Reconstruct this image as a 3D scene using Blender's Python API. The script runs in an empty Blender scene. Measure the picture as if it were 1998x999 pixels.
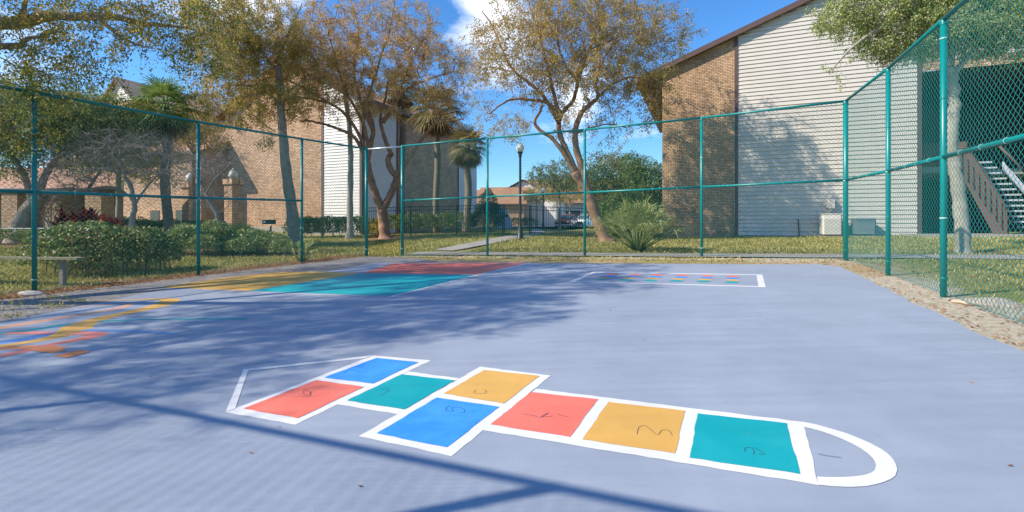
import bpy, math, random
import numpy as np
from mathutils import Vector, Matrix
random.seed(7); RNG = np.random.default_rng(11)
sc = bpy.context.scene
COL = sc.collection
R = math.radians
F = 930.0; HZ = 440.0; CX = 999.0; CZ = 1.2        # focal length and horizon measured on the 1998 px photograph
CA, SA = math.cos(R(22)), math.sin(R(22))
U = np.array([CA, -SA]); V = np.array([SA, CA])      # court axes
def uv2xy(u, v): return (u*CA + v*SA, -u*SA + v*CA)
def xy2uv(x, y): return (x*CA - y*SA, x*SA + y*CA)
def sstep(t):
    t = np.clip(t, 0, 1); return t*t*(3-2*t)
def zg(x, y):
    x = np.asarray(x, float); y = np.asarray(y, float)
    u = x*CA - y*SA; v = x*SA + y*CA
    xs = np.clip(x, -28, 28)
    ys = np.where(y < 38, y, 38 + 8*(1-np.exp(-(np.maximum(y, 38)-38)/8))); ys = np.maximum(ys, -40)
    z = .046 + .0227*xs + .015*ys
    d = np.maximum(v-13.9, -(u+11.6))
    z = z + .35*sstep(d/7)*(1-sstep((x+2)/8)) + .33*sstep((-x-12.5)/5)*sstep(d/5)
    return z
def gp(px, py, off=0.0):
    """point on the ground seen at a pixel"""
    a = (px-CX)/F; b = (py-HZ)/F
    lo, hi = .5, 400.
    for _ in range(50):
        m = (lo+hi)/2
        if CZ - b*m > float(zg(a*m, m)): lo = m
        else: hi = m
    return (a*lo, lo, float(zg(a*lo, lo)) + off)
def W(px, py, Y): return ((px-CX)/F*Y, Y, CZ + (HZ-py)/F*Y)
def onG(px, Y): x = (px-CX)/F*Y; return (x, Y, float(zg(x, Y)))

# ---------------------------------------------------------------- object helpers
def tag(o, label=None, cat=None, group=None, kind=None):
    if label: o['label'] = label
    if cat: o['category'] = cat
    if group: o['group'] = group
    if kind: o['kind'] = kind
    return o
def empty(name, loc=(0, 0, 0), rz=0, **k):
    o = bpy.data.objects.new(name, None); COL.objects.link(o); o.location = loc; o.rotation_euler = (0, 0, rz)
    o.empty_display_size = .2
    tag(o, **k); return o
def link(me, name, mat, parent=None, **k):
    o = bpy.data.objects.new(name, me); COL.objects.link(o)
    if mat is not None:
        for m_ in (mat if isinstance(mat, (list, tuple)) else [mat]): me.materials.append(m_)
    if parent is not None: o.parent = parent
    tag(o, **k); return o
class MB:
    """collects shapes in world or local coordinates into ONE mesh"""
    def __init__(s): s.v = []; s.f = []; s.uv = []; s.sm = []
    def quad(s, pts, uvs=None, smooth=False):
        n = len(s.v); s.v += [tuple(map(float, p)) for p in pts]; s.f.append(tuple(range(n, n+len(pts))))
        s.uv += list(uvs) if uvs else [(0, 0)]*len(pts); s.sm.append(smooth); return s
    def box(s, c, d, rz=0, bev=0, m=None):
        cx, cy, cz = c; x, y, z = d[0]/2, d[1]/2, d[2]/2
        b = min(bev, x*.9, y*.9, z*.9)
        P = []
        if b > 0:
            for (zz, k) in ((-z, b), (-z+b, 0), (z-b, 0), (z, b)):
                for (sx, sy) in ((-1, -1), (1, -1), (1, 1), (-1, 1)):
                    # two points per corner
                    if sx*sy > 0: q = [(sx*(x-k), sy*(y-b-k*.4)), (sx*(x-b-k*.4), sy*(y-k))]
                    else: q = [(sx*(x-b-k*.4), sy*(y-k)), (sx*(x-k), sy*(y-b-k*.4))]
                    P += [(a, bb, zz) for a, bb in (q if (sx, sy) != (-1, -1) and True else q)]
            rings = [P[i*8:(i+1)*8] for i in range(4)]
            for i in range(4): rings[i] = sorted(rings[i], key=lambda p: math.atan2(p[1], p[0]))
            pts = sum(rings, [])
            fs = [tuple(range(7, -1, -1)), tuple(range(24, 32))]
            for i in range(3):
                for j in range(8):
                    fs.append((i*8+j, i*8+(j+1) % 8, (i+1)*8+(j+1) % 8, (i+1)*8+j))
        else:
            pts = [(a, b_, c_) for c_ in (-z, z) for a, b_ in ((-x, -y), (x, -y), (x, y), (-x, y))]
            fs = [(3, 2, 1, 0), (4, 5, 6, 7), (0, 1, 5, 4), (1, 2, 6, 5), (2, 3, 7, 6), (3, 0, 4, 7)]
        co, si = math.cos(rz), math.sin(rz)
        pts = [(p[0]*co-p[1]*si+cx, p[0]*si+p[1]*co+cy, p[2]+cz) for p in pts]
        if m is not None: pts = [tuple(m @ Vector(p)) for p in pts]
        n = len(s.v); s.v += pts
        for f in fs: s.f.append(tuple(n+i for i in f)); s.uv += [(0, 0)]*len(f); s.sm.append(False)
        return s
    def tube(s, pts, rad, n=8, cap=True, smooth=True):
        P = np.array(pts, float); k = len(P)
        rad = [rad]*k if np.isscalar(rad) else rad
        T = np.gradient(P, axis=0); T /= np.linalg.norm(T, axis=1)[:, None]+1e-9
        a = np.array([0, 0, 1.]) if abs(T[0][2]) < .9 else np.array([1., 0, 0])
        base = len(s.v)
        A = a - T[0]*np.dot(a, T[0]); A /= np.linalg.norm(A)
        for i in range(k):
            A = A - T[i]*np.dot(A, T[i]); A /= np.linalg.norm(A)+1e-9
            B = np.cross(T[i], A)
            for j in range(n):
                t = 2*math.pi*j/n
                s.v.append(tuple(P[i] + rad[i]*(math.cos(t)*A + math.sin(t)*B)))
        for i in range(k-1):
            for j in range(n):
                s.f.append((base+i*n+j, base+i*n+(j+1) % n, base+(i+1)*n+(j+1) % n, base+(i+1)*n+j)); s.uv += [(0, 0)]*4; s.sm.append(smooth)
        if cap:
            s.f.append(tuple(base+j for j in range(n-1, -1, -1))); s.uv += [(0, 0)]*n; s.sm.append(False)
            s.f.append(tuple(base+(k-1)*n+j for j in range(n))); s.uv += [(0, 0)]*n; s.sm.append(False)
        return s
    def lathe(s, c, prof, n=16):
        base = len(s.v); k = len(prof)
        for (r, z) in prof:
            for j in range(n):
                t = 2*math.pi*j/n; s.v.append((c[0]+r*math.cos(t), c[1]+r*math.sin(t), c[2]+z))
        for i in range(k-1):
            for j in range(n):
                s.f.append((base+i*n+j, base+i*n+(j+1) % n, base+(i+1)*n+(j+1) % n, base+(i+1)*n+j)); s.uv += [(0, 0)]*4; s.sm.append(True)
        return s
    def build(s, name, mat, parent=None, **k):
        me = bpy.data.meshes.new(name); me.from_pydata(s.v, [], s.f)
        ul = me.uv_layers.new(name='UVMap'); ul.data.foreach_set('uv', np.array(s.uv, np.float32).ravel())
        me.polygons.foreach_set('use_smooth', s.sm); me.update()
        return link(me, name, mat, parent, **k)
def bigmesh(name, verts, nper, mat, parent=None, smooth=False, faces=None, **k):
    """verts: (N*nper,3) where each run of nper verts is one polygon, or faces (M,nper) indices"""
    me = bpy.data.meshes.new(name)
    verts = np.ascontiguousarray(verts, np.float32).reshape(-1, 3)
    if faces is None: faces = np.arange(len(verts), dtype=np.int32).reshape(-1, nper)
    faces = np.ascontiguousarray(faces, np.int32); M = len(faces)
    me.vertices.add(len(verts)); me.vertices.foreach_set('co', verts.ravel())
    me.loops.add(M*nper); me.loops.foreach_set('vertex_index', faces.ravel())
    me.polygons.add(M); me.polygons.foreach_set('loop_start', np.arange(0, M*nper, nper, dtype=np.int32))
    me.polygons.foreach_set('loop_total', np.full(M, nper, np.int32))
    if smooth: me.polygons.foreach_set('use_smooth', np.ones(M, bool))
    me.update(calc_edges=True)
    return link(me, name, mat, parent, **k)

# ---------------------------------------------------------------- material helpers
class NT:
    def __init__(s, name):
        s.m = bpy.data.materials.new(name); s.m.use_nodes = True; s.t = s.m.node_tree; s.n = s.t.nodes; s.l = s.t.links
        s.b = s.n['Principled BSDF']; s.out = s.n['Material Output']
    def node(s, t, **k):
        nd = s.n.new(t)
        for a, v in k.items():
            if a in ('inp',):
                for kk, vv in v.items():
                    if isinstance(vv, bpy.types.NodeSocket): s.l.new(vv, nd.inputs[kk])
                    else: nd.inputs[kk].default_value = vv
            else: setattr(nd, a, v)
        return nd
    def geo(s): return s.node('ShaderNodeNewGeometry')
    def noise(s, vec, scale, detail=3, rough=.55): 
        return s.node('ShaderNodeTexNoise', inp={'Vector': vec, 'Scale': scale, 'Detail': detail, 'Roughness': rough}).outputs['Fac']
    def ramp(s, fac, stops, interp='LINEAR'):
        r = s.node('ShaderNodeValToRGB', inp={'Fac': fac}); r.color_ramp.interpolation = interp
        e = r.color_ramp.elements
        while len(e) < len(stops): e.new(.5)
        for i, (p, c) in enumerate(stops): e[i].position = p; e[i].color = (*c, 1) if len(c) == 3 else c
        return r.outputs['Color']
    def math(s, op, a, b=0.0, clamp=False):
        nd = s.node('ShaderNodeMath', operation=op, use_clamp=clamp)
        for i, x in enumerate((a, b)):
            if isinstance(x, bpy.types.NodeSocket): s.l.new(x, nd.inputs[i])
            else: nd.inputs[i].default_value = x
        return nd.outputs[0]
    def mix(s, fac, a, b, mode='MIX'):
        nd = s.node('ShaderNodeMix', data_type='RGBA', blend_type=mode)
        for i, x in ((0, fac), (6, a), (7, b)):
            if isinstance(x, bpy.types.NodeSocket): s.l.new(x, nd.inputs[i])
            else: nd.inputs[i].default_value = (*x, 1) if isinstance(x, tuple) and len(x) == 3 else x
        return nd.outputs[2]
    def col(s, c):
        if isinstance(c, bpy.types.NodeSocket): s.l.new(c, s.b.inputs['Base Color'])
        else: s.b.inputs['Base Color'].default_value = (*c, 1)
    def bump(s, h, strength=.3, dist=.01):
        nd = s.node('ShaderNodeBump', inp={'Height': h, 'Strength': strength, 'Distance': dist}); s.l.new(nd.outputs[0], s.b.inputs['Normal'])
    def rough(s, r):
        if isinstance(r, bpy.types.NodeSocket): s.l.new(r, s.b.inputs['Roughness'])
        else: s.b.inputs['Roughness'].default_value = r
def objpos(n): return n.node('ShaderNodeTexCoord').outputs['Object']
def worldpos(n): return n.geo().outputs['Position']
def simple(name, c, rough=.6, var=.25, scale=3.0, metal=0.0, bump=0.0, bscale=40, spec=.5):
    n = NT(name); p = worldpos(n)
    f = n.noise(p, scale, 5, .65)
    c2 = n.ramp(f, [(.25, tuple(x*(1-var) for x in c)), (.75, tuple(min(1, x*(1+var)) for x in c))])
    n.col(c2); n.rough(rough); n.b.inputs['Metallic'].default_value = metal; n.b.inputs['Specular IOR Level'].default_value = spec
    if bump: n.bump(n.noise(p, bscale, 4), bump, .01)
    return n.m
def leafmat(name, cols, trans=.35, patch=.35, rough=.5):
    """random colour per leaf; cols dark to light; slow noise shifts whole sprays"""
    n = NT(name); g = n.geo()
    f = g.outputs['Random Per Island']
    nz = n.noise(objpos(n), .9, 2)
    nz = n.math('MULTIPLY', n.math('SUBTRACT', nz, .5), patch*3)
    ff = n.math('ADD', f, nz, clamp=True)
    k = len(cols); c = n.ramp(ff, [(i/(k-1) if k > 1 else 0, cc) for i, cc in enumerate(cols)])
    n.col(c); n.rough(rough); n.b.inputs['Specular IOR Level'].default_value = .3
    tr = n.node('ShaderNodeBsdfTranslucent'); n.l.new(c, tr.inputs['Color'])
    mx = n.node('ShaderNodeMixShader', inp={0: trans}); n.l.new(n.b.outputs[0], mx.inputs[1]); n.l.new(tr.outputs[0], mx.inputs[2])
    n.l.new(mx.outputs[0], n.out.inputs['Surface'])
    return n.m
def brickmat(name, c1, c2, mortar, sx=.21, sy=.0765):
    n = NT(name); uv = n.node('ShaderNodeUVMap').outputs[0]
    b = n.node('ShaderNodeTexBrick', inp={'Vector': uv, 'Color1': (*c1, 1), 'Color2': (*c2, 1), 'Mortar': (*mortar, 1), 'Scale': 1.0,
        'Mortar Size': .011, 'Mortar Smooth': .2, 'Bias': -.1, 'Brick Width': sx, 'Row Height': sy})
    f = n.noise(uv, .8, 4, .6)
    c = n.mix(.55, b.outputs['Color'], n.ramp(f, [(.3, (.62, .6, .58)), (.7, (1.25, 1.2, 1.15))]), 'MULTIPLY')
    f2 = n.noise(uv, 7, 3, .6)
    c = n.mix(.6, c, n.ramp(f2, [(.32, (.55, .5, .46)), (.62, (1.2, 1.2, 1.2))]), 'MULTIPLY')
    n.col(c); n.rough(.85); n.b.inputs['Specular IOR Level'].default_value = .2
    n.bump(n.math('SUBTRACT', 1.0, b.outputs['Fac']), .8, .012)
    return n.m
def shinglemat(name, c1, c2):
    n = NT(name); uv = n.node('ShaderNodeUVMap').outputs[0]
    b = n.node('ShaderNodeTexBrick', inp={'Vector': uv, 'Color1': (*c1, 1), 'Color2': (*c2, 1), 'Mortar': tuple(x*.45 for x in c1)+(1,), 'Scale': 1.0,
        'Mortar Size': .012, 'Mortar Smooth': .3, 'Bias': 0, 'Brick Width': .33, 'Row Height': .14})
    f = n.noise(uv, .6, 4, .6)
    c = n.mix(.6, b.outputs['Color'], n.ramp(f, [(.3, (.65, .62, .6)), (.7, (1.2, 1.2, 1.2))]), 'MULTIPLY')
    n.col(c); n.rough(.9); n.bump(b.outputs['Fac'], .5, .01); return n.m
def courtmat(name, c, wear=(.26, .25, .25), wearamt=.0, rough=.55, blotch=0.0):
    n = NT(name); p = worldpos(n)
    f = n.noise(p, 1.1, 6, .6)
    st = n.node('ShaderNodeMapping', vector_type='POINT', inp={'Vector': p, 'Rotation': (0, 0, R(22)), 'Scale': (.5, 7, 1)}).outputs[0]
    f2 = n.noise(st, 1.6, 4, .6)
    c1 = n.ramp(f, [(.3, tuple(x*.93 for x in c)), (.7, tuple(min(1, x*1.05) for x in c))])
    c1 = n.mix(.5, c1, n.ramp(f2, [(.35, (.93, .93, .94)), (.7, (1.06, 1.06, 1.05))]), 'MULTIPLY')
    f4 = n.noise(p, .45, 5, .6)
    c1 = n.mix(.6, c1, n.ramp(f4, [(.35, (.90, .91, .93)), (.65, (1.06, 1.06, 1.05))]), 'MULTIPLY')
    sc_ = n.node('ShaderNodeMapping', inp={'Vector': p, 'Rotation': (0, 0, R(-35)), 'Scale': (1.5, 16, 1)}).outputs[0]
    c1 = n.mix(n.ramp(n.noise(sc_, 2.2, 6, .75), [(.66, (0, 0, 0)), (.74, (.35, .35, .35))]), c1, tuple(min(.85, x*1.25+.04) for x in c))
    if blotch:
        c1 = n.mix(n.ramp(n.noise(p, 3.5, 7, .72), [(.40, (0, 0, 0)), (.66, (blotch,)*3)]), c1, tuple(min(.9, x*1.35+.05) for x in c))
        c1 = n.mix(n.ramp(n.noise(sc_, 5, 8, .8), [(.58, (0, 0, 0)), (.70, (blotch*.8,)*3)]), c1, tuple(x*.7 for x in c))
    f3 = n.noise(p, 9, 6, .7)
    c1 = n.mix(n.ramp(f3, [(.70-wearamt, (0, 0, 0)), (.76-wearamt, (1, 1, 1))]), c1, tuple(x*.8+.03 for x in c))
    if wearamt > 0:
        c1 = n.mix(n.ramp(n.noise(p, 5, 8, .75), [(.62-wearamt, (0, 0, 0)), (.68-wearamt, (1, 1, 1))]), c1, wear)
    sp = n.node('ShaderNodeTexVoronoi', inp={'Vector': p, 'Scale': 6.0}).outputs['Distance']
    c1 = n.mix(n.ramp(sp, [(.012, (1, 1, 1)), (.022, (0, 0, 0))]), c1, tuple(x*.5 for x in c))
    n.col(c1); n.rough(n.ramp(f2, [(.3, (rough-.1,)*3), (.7, (rough+.15,)*3)])); n.b.inputs['Specular IOR Level'].default_value = .35
    n.bump(n.noise(p, 130, 3, .7), .35, .004)
    return n.m
M = {}
M['teal'] = simple('teal_vinyl', (.0, .205, .20), .35, .12, 2.0)
M['teal_wire'] = simple('teal_wire', (.0, .20, .20), .45, .1, 2.0)
M['galv'] = simple('galvanised_pipe', (.55, .58, .62), .4, .15, 8, .4)
M['tie'] = simple('tie_wire', (.45, .62, .62), .4, .1, 8)
M['black'] = simple('black_metal', (.018, .02, .022), .45, .2, 6)
M['brick'] = brickmat('tan_brick', (.63, .44, .28), (.47, .315, .195), (.20, .135, .09))
M['brick_old'] = brickmat('pink_brick', (.72, .50, .34), (.50, .32, .20), (.16, .105, .075), .26, .10)
M['siding'] = simple('cream_siding', (.56, .52, .465), .6, .07, 1.3)
M['siding_white'] = simple('white_siding', (.70, .69, .68), .6, .05, 1.3)
M['trim'] = simple('brown_trim', (.105, .062, .056), .6, .15, 2)
M['soffit'] = simple('brown_soffit', (.16, .085, .06), .7, .15, 2)
M['dark'] = simple('dark_interior', (.05, .055, .06), .8, .15, 2)
M['shingle'] = shinglemat('orange_shingle', (.56, .31, .19), (.44, .235, .14))
M['shingle_sunlit'] = shinglemat('sunlit_orange_shingle', (.72, .45, .29), (.62, .37, .23))  # orange shingle again, colour lightened so the shaded tower slope looks sunlit
M['shingle_tan'] = shinglemat('tan_shingle', (.46, .26, .14), (.38, .20, .11))
M['bark'] = simple('grey_bark', (.29, .235, .18), .9, .45, 5, bump=.6, bscale=22)
M['bark_red'] = simple('red_brown_bark', (.27, .155, .09), .8, .5, 3.2, bump=.5, bscale=16)
M['bark_pale'] = simple('pale_bark', (.33, .30, .25), .9, .35, 6, bump=.6, bscale=24)
M['bark_palm'] = simple('palm_bark', (.20, .165, .125), .95, .4, 9, bump=.9, bscale=18)
M['twig'] = simple('grey_twig', (.30, .26, .23), .9, .3, 5)
M['concrete'] = simple('concrete', (.34, .31, .28), .85, .18, 1.5, bump=.3, bscale=60)
M['asphalt'] = courtmat('weathered_asphalt', (.20, .195, .20), wearamt=.12, wear=(.30, .27, .23), rough=.75)
M['court'] = courtmat('blue_court_paint', (.30, .345, .42), blotch=.12)
M['white'] = courtmat('white_line_paint', (.72, .72, .71), blotch=.1)
M['p_blue'] = courtmat('bright_blue_paint', (.035, .27, .80), blotch=.4)
M['p_teal'] = courtmat('teal_paint', (.0, .33, .37), blotch=.2)
M['p_salmon'] = courtmat('salmon_paint', (.78, .175, .125), blotch=.25)
M['p_yellow'] = courtmat('yellow_paint', (.66, .375, .09), blotch=.2)
M['p_orange'] = courtmat('orange_paint', (.72, .24, .085), blotch=.4)
M['f_blue'] = courtmat('faded_blue_paint', (.13, .27, .56), blotch=.5)
M['f_salmon'] = courtmat('faded_red_paint', (.62, .20, .16), blotch=.5)
M['f_orange'] = courtmat('faded_orange_paint', (.60, .28, .15), blotch=.5)
M['ink'] = simple('dark_marker', (.03, .035, .08), .7, .2, 9)
SKYSAT = 1.2; SKYSTR = .15; SUNSTR = 4.3; EXPO = 0.63; SKYTINT = (.58, .78, .96); CLOUD_LOC = (0, 0, 0); CLOUDC = (7.2, 7.4, 7.8)
CLOUDS = [(940, -10, .16, .27), (1010, 300, .26, .13), (500, -20, .2, .18), (1130, 215, .06, .12), (60, 60, .15, .12), (1200, 290, .2, .10)]
# ================================================================= setting: ground, court, paths
def make_terrain():
    def axis(lo, hi, step, far):
        a = np.arange(lo, hi+1e-6, step); r = []
        x = hi; s = step
        while x < far: s *= 1.35; x += s; r.append(x)
        l = []; x = lo; s = step
        while x > -far: s *= 1.35; x -= s; l.append(x)
        return np.array(l[::-1] + list(a) + r)
    xs = axis(-32, 30, .5, 1500); ys = axis(-6, 48, .5, 1500)
    X, Y = np.meshgrid(xs, ys); Z = zg(X, Y)
    # small unevenness of the lawn outside the court
    u = X*CA-Y*SA; v = X*SA+Y*CA
    d = np.maximum(np.maximum(v-13.6, -(u+11.6)), u-3.6)
    Z = Z + .02*np.sin(X*1.3+Y*.7)*np.sin(Y*1.1-X*.4)*sstep(d/2) - .0*X
    nx, ny = len(xs), len(ys)
    i = np.arange(nx*ny).reshape(ny, nx)
    f = np.stack([i[:-1, :-1], i[:-1, 1:], i[1:, 1:], i[1:, :-1]], -1).reshape(-1, 4)
    n = NT('lawn'); p = worldpos(n)
    g1 = n.noise(p, 1.0, 5, .65); g2 = n.noise(p, 14, 5, .75); g3 = n.noise(p, .28, 3, .5)
    c = n.ramp(g2, [(.28, (.09, .10, .022)), (.5, (.24, .25, .055)), (.72, (.45, .42, .14))])
    c = n.mix(n.ramp(g1, [(.42, (0, 0, 0)), (.68, (.8, .8, .8))]), c, (.33, .27, .12))
    # court frame coordinates
    uu = n.node('ShaderNodeVectorMath', operation='DOT_PRODUCT', inp={0: p, 1: (CA, -SA, 0)}).outputs['Value']
    vv = n.node('ShaderNodeVectorMath', operation='DOT_PRODUCT', inp={0: p, 1: (SA, CA, 0)}).outputs['Value']
    wob = n.math('MULTIPLY', n.math('SUBTRACT', n.noise(p, 1.7, 5, .7), .5), 1.6)
    def band(a, lo, hi, soft=.25):
        a = n.math('ADD', a, wob)
        x = n.math('DIVIDE', n.math('SUBTRACT', a, lo), soft, clamp=True); y = n.math('DIVIDE', n.math('SUBTRACT', hi, a), soft, clamp=True)
        return n.math('MULTIPLY', x, y)
    sand = n.ramp(g2, [(.3, (.34, .28, .19)), (.55, (.56, .50, .38)), (.75, (.70, .64, .52))])
    dirt = n.ramp(g2, [(.3, (.08, .045, .028)), (.55, (.22, .135, .08)), (.75, (.46, .35, .25))])
    inv = band(vv, -30, 14.0)
    right = n.math('MULTIPLY', band(uu, 1.0, 3.5), inv)
    c = n.mix(right, c, sand)
    left = n.math('MULTIPLY', band(uu, -12.3, -9.6), band(vv, -30, 13.6))
    c = n.mix(n.math('MULTIPLY', left, .9), c, dirt)
    back = n.math('MULTIPLY', band(vv, 12.75, 13.5), band(uu, -9.5, 4))
    c = n.mix(n.math('MULTIPLY', back, .8), c, sand)
    fr = n.math('MULTIPLY', band(vv, 10.0, 12.75), band(uu, -9.5, 4))
    c = n.mix(n.math('MULTIPLY', fr, n.ramp(g1, [(.4, (.45,)*3), (.6, (.95,)*3)])), c, n.ramp(g2, [(.3, (.24, .18, .08)), (.7, (.56, .44, .26))]))
    # mulch round the shrub beds and tree foot
    def disc(x, y, r, amt=.9, colr=dirt, cc=None):
        dd = n.node('ShaderNodeVectorMath', operation='DISTANCE', inp={0: p, 1: (x, y, .4)}).outputs['Value']
        k = n.math('DIVIDE', n.math('SUBTRACT', r, n.math('ADD', dd, wob)), .5, clamp=True)
        return n.mix(n.math('MULTIPLY', k, amt), cc, colr)
    for (px, YY, r) in ((750, 23.5, 1.7), (395, 17, 2.2), (480, 17.5, 2.4), (545, 17.6, 1.7), (30, 16.5, 2.6), (110, 17, 2), (1180, 21.6, 2.0), (1260, 20, 2.4), (200, 11.2, 1.2), (1890, 12.4, 1.3)):
        x = (px-CX)/F*YY; c = disc(x, YY, r, .85, dirt, c)
    n.col(c); n.rough(.95); n.b.inputs['Specular IOR Level'].default_value = .1
    n.bump(n.noise(p, 30, 6, .8), .8, .03)
    bigmesh('lawn', np.stack([X, Y, Z], -1), 4, n.m, faces=f, smooth=True, kind='structure', label='green and straw coloured lawn with sandy strips round the court')
make_terrain()
def sheet(name, poly, mat, off, skirt=0, parent=None, **k):
    """flat polygon following the court plane"""
    m = MB(); pts = [(x, y, float(zg(x, y))+off) for x, y in poly]
    m.quad(pts)
    if skirt:
        for i in range(len(pts)):
            a, b = pts[i], pts[(i+1) % len(pts)]
            m.quad([(a[0], a[1], a[2]-skirt), (b[0], b[1], b[2]-skirt), b, a])
    return m.build(name, mat, parent, **k)
def pxs(l): return [gp(*p)[:2] for p in l]
def ragged(poly, step=.25, amp=.04, seed=3):
    r = random.Random(seed); out = []
    for i in range(len(poly)):
        a, b = np.array(poly[i]), np.array(poly[(i+1) % len(poly)]); L = np.linalg.norm(b-a); k = max(1, int(L/step)); t = (b-a)/L
        nrm = np.array([-t[1], t[0]])
        for j in range(k):
            out.append(tuple(a+(b-a)*j/k + nrm*r.uniform(-amp, amp)))
    return out
slab = [uv2xy(-10.75, -4), uv2xy(2.2, -4), uv2xy(2.2, 11.3), uv2xy(1.6, 11.75)] + pxs([(1400, 516), (1000, 514), (860, 512), (800, 503), (722, 502)]) + [uv2xy(-10.25, 13.2), uv2xy(-10.5, 9)]
sheet('court_asphalt', ragged(slab, .3, .03), M['asphalt'], .02, .06, kind='structure', label='bare grey asphalt margin of the court')
blue = [uv2xy(-9.3, -3.9), uv2xy(2.35, -3.9), uv2xy(2.3, 6.0)] + pxs([(1640, 523), (1600, 518), (1400, 517.5), (1200, 517), (1045, 516), (735, 514), (650, 530), (600, 537), (500, 552), (420, 562), (330, 566), (200, 592), (0, 632)])
sheet('court_surface', ragged(blue, .3, .035, 8), M['court'], .025, kind='structure', label='pale blue painted court surface')

def strip(name, cl, w, mat, off=.014, **k):
    """path sheet draped on the ground: centre line in plan, width w"""
    P = []
    for i in range(len(cl)-1):
        a, b = np.array(cl[i]), np.array(cl[i+1]); n_ = max(1, int(np.linalg.norm(b-a)/.4))
        P += [a+(b-a)*j/n_ for j in range(n_)]
    P.append(np.array(cl[-1])); P = np.array(P); T = np.gradient(P, axis=0); T /= np.linalg.norm(T, axis=1)[:, None]
    N = np.stack([-T[:, 1], T[:, 0]], 1); m = MB(); K = 4
    for i in range(len(P)-1):
        for j in range(K):
            q = []
            for (ii, jj) in ((i, j), (i+1, j), (i+1, j+1), (i, j+1)):
                s_ = P[ii]+N[ii]*w*(.5-jj/K); q.append((s_[0], s_[1], float(zg(*s_))+off+.015))
            m.quad(q[::-1], smooth=True)
    return m.build(name, mat, **k)
strip('path', [uv2xy(-9.4, 13.95), uv2xy(-5, 14.05), uv2xy(0, 14.1), uv2xy(4.2, 14.3), uv2xy(7, 14.2), uv2xy(16, 14.2)], 1.15, M['concrete'], kind='structure', label='narrow concrete footpath running just behind the back fence')
strip('path', [gp(*p)[:2] for p in ((862, 490), (900, 483), (945, 474.5), (990, 466.5), (1030, 460.5))]+[(1.5, 28), (1.8, 34), (2.5, 42)], 1.05, M['concrete'], off=.02, kind='structure', label='concrete footpath curving to the black metal gate')

# ================================================================= painted games
def poly_part(name, pts, mat, parent, off, label=None):
    m = MB(); m.quad([(x, y, float(zg(x, y))+off) for x, y in ragged([gp(x, y)[:2] for x, y in pts], .05, .0035, 4)][::-1]); return m.build(name, mat, parent, label=label)
def stroke_mb(m, pts, w, off):
    P = [np.array(gp(x, y, off)) for x, y in pts]
    Q = [P[0]]
    for i in range(len(P)-1): # gentle subdivision (catmull)
        p0 = P[max(i-1, 0)]; p1 = P[i]; p2 = P[i+1]; p3 = P[min(i+2, len(P)-1)]
        for t in (.25, .5, .75, 1): Q.append(.5*((2*p1)+(-p0+p2)*t+(2*p0-5*p1+4*p2-p3)*t*t+(-p0+3*p1-3*p2+p3)*t**3))
    Q = np.array(Q); T = np.gradient(Q, axis=0); T /= np.linalg.norm(T, axis=1)[:, None]+1e-9
    N = np.stack([-T[:, 1], T[:, 0], 0*T[:, 0]], 1)
    ww = np.full(len(Q), w/2) if np.isscalar(w) else np.interp(np.linspace(0, 1, len(Q)), np.linspace(0, 1, len(w)), w)/2
    for i in range(len(Q)-1):
        m.quad([Q[i]-N[i]*ww[i], Q[i+1]-N[i+1]*ww[i+1], Q[i+1]+N[i+1]*ww[i+1], Q[i]+N[i]*ww[i]])
def stroke(name, pts, w, mat, parent, off, label=None):
    m = MB(); stroke_mb(m, pts, w, off); return m.build(name, mat, parent, label=label)
hs = empty('hopscotch_grid', (0, 0, 0), label='painted hopscotch grid with white outlines and coloured numbered boxes ending in an arch', cat='hopscotch')
B0 = .0262
WH = [[(727.7, 699.7), (841, 709.5), (577, 837), (440, 812.6)], [(797, 731.7), (896, 745.3), (775.6, 816.4), (659, 797.6)],
      [(937, 722), (1075, 740), (881, 901), (700, 861)], [(1046, 766.5), (1567, 833), (1598, 959), (941, 849)]]
m = MB()
for i, w in enumerate(WH): m.quad([(x, y, float(zg(x, y))+B0+.0003*i) for x, y in ragged([gp(x, y)[:2] for x, y in w], .06, .004, 5+i)][::-1])
z6 = lambda l: [(900+x/2.22, 680+y/2.22) for x, y in l]
outer = z6([(1478, 339), (1540, 352), (1600, 369), (1665, 389), (1720, 411), (1775, 436), (1820, 461), (1850, 483), (1872, 507), (1884, 530), (1889, 552), (1880, 580), (1860, 594), (1830, 607), (1795, 617), (1755, 625), (1690, 629), (1610, 626), (1548, 619)])
inner = z6([(1478, 361), (1520, 371), (1560, 382), (1605, 398), (1650, 416), (1695, 437), (1730, 457), (1760, 478), (1783, 501), (1792, 516), (1797, 532), (1791, 555), (1775, 566), (1750, 575), (1720, 580), (1690, 583), (1650, 585), (1590, 585), (1541, 583)])
for i in range(len(outer)-1):
    m.quad([gp(*outer[i], B0+.0016), gp(*outer[i+1], B0+.0016), gp(*inner[i+1], B0+.0016), gp(*inner[i], B0+.0016)][::-1])
lo = [(727.7, 699.7), (475, 727.5), (440, 812.6)]; li = [(712, 705.5), (484, 730.5), (459, 806)]
for i in range(2): m.quad([gp(*lo[i], B0+.0016), gp(*lo[i+1], B0+.0016), gp(*li[i+1], B0+.0016), gp(*li[i], B0+.0016)])
m.build('white_outline', M['white'], hs)
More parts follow.
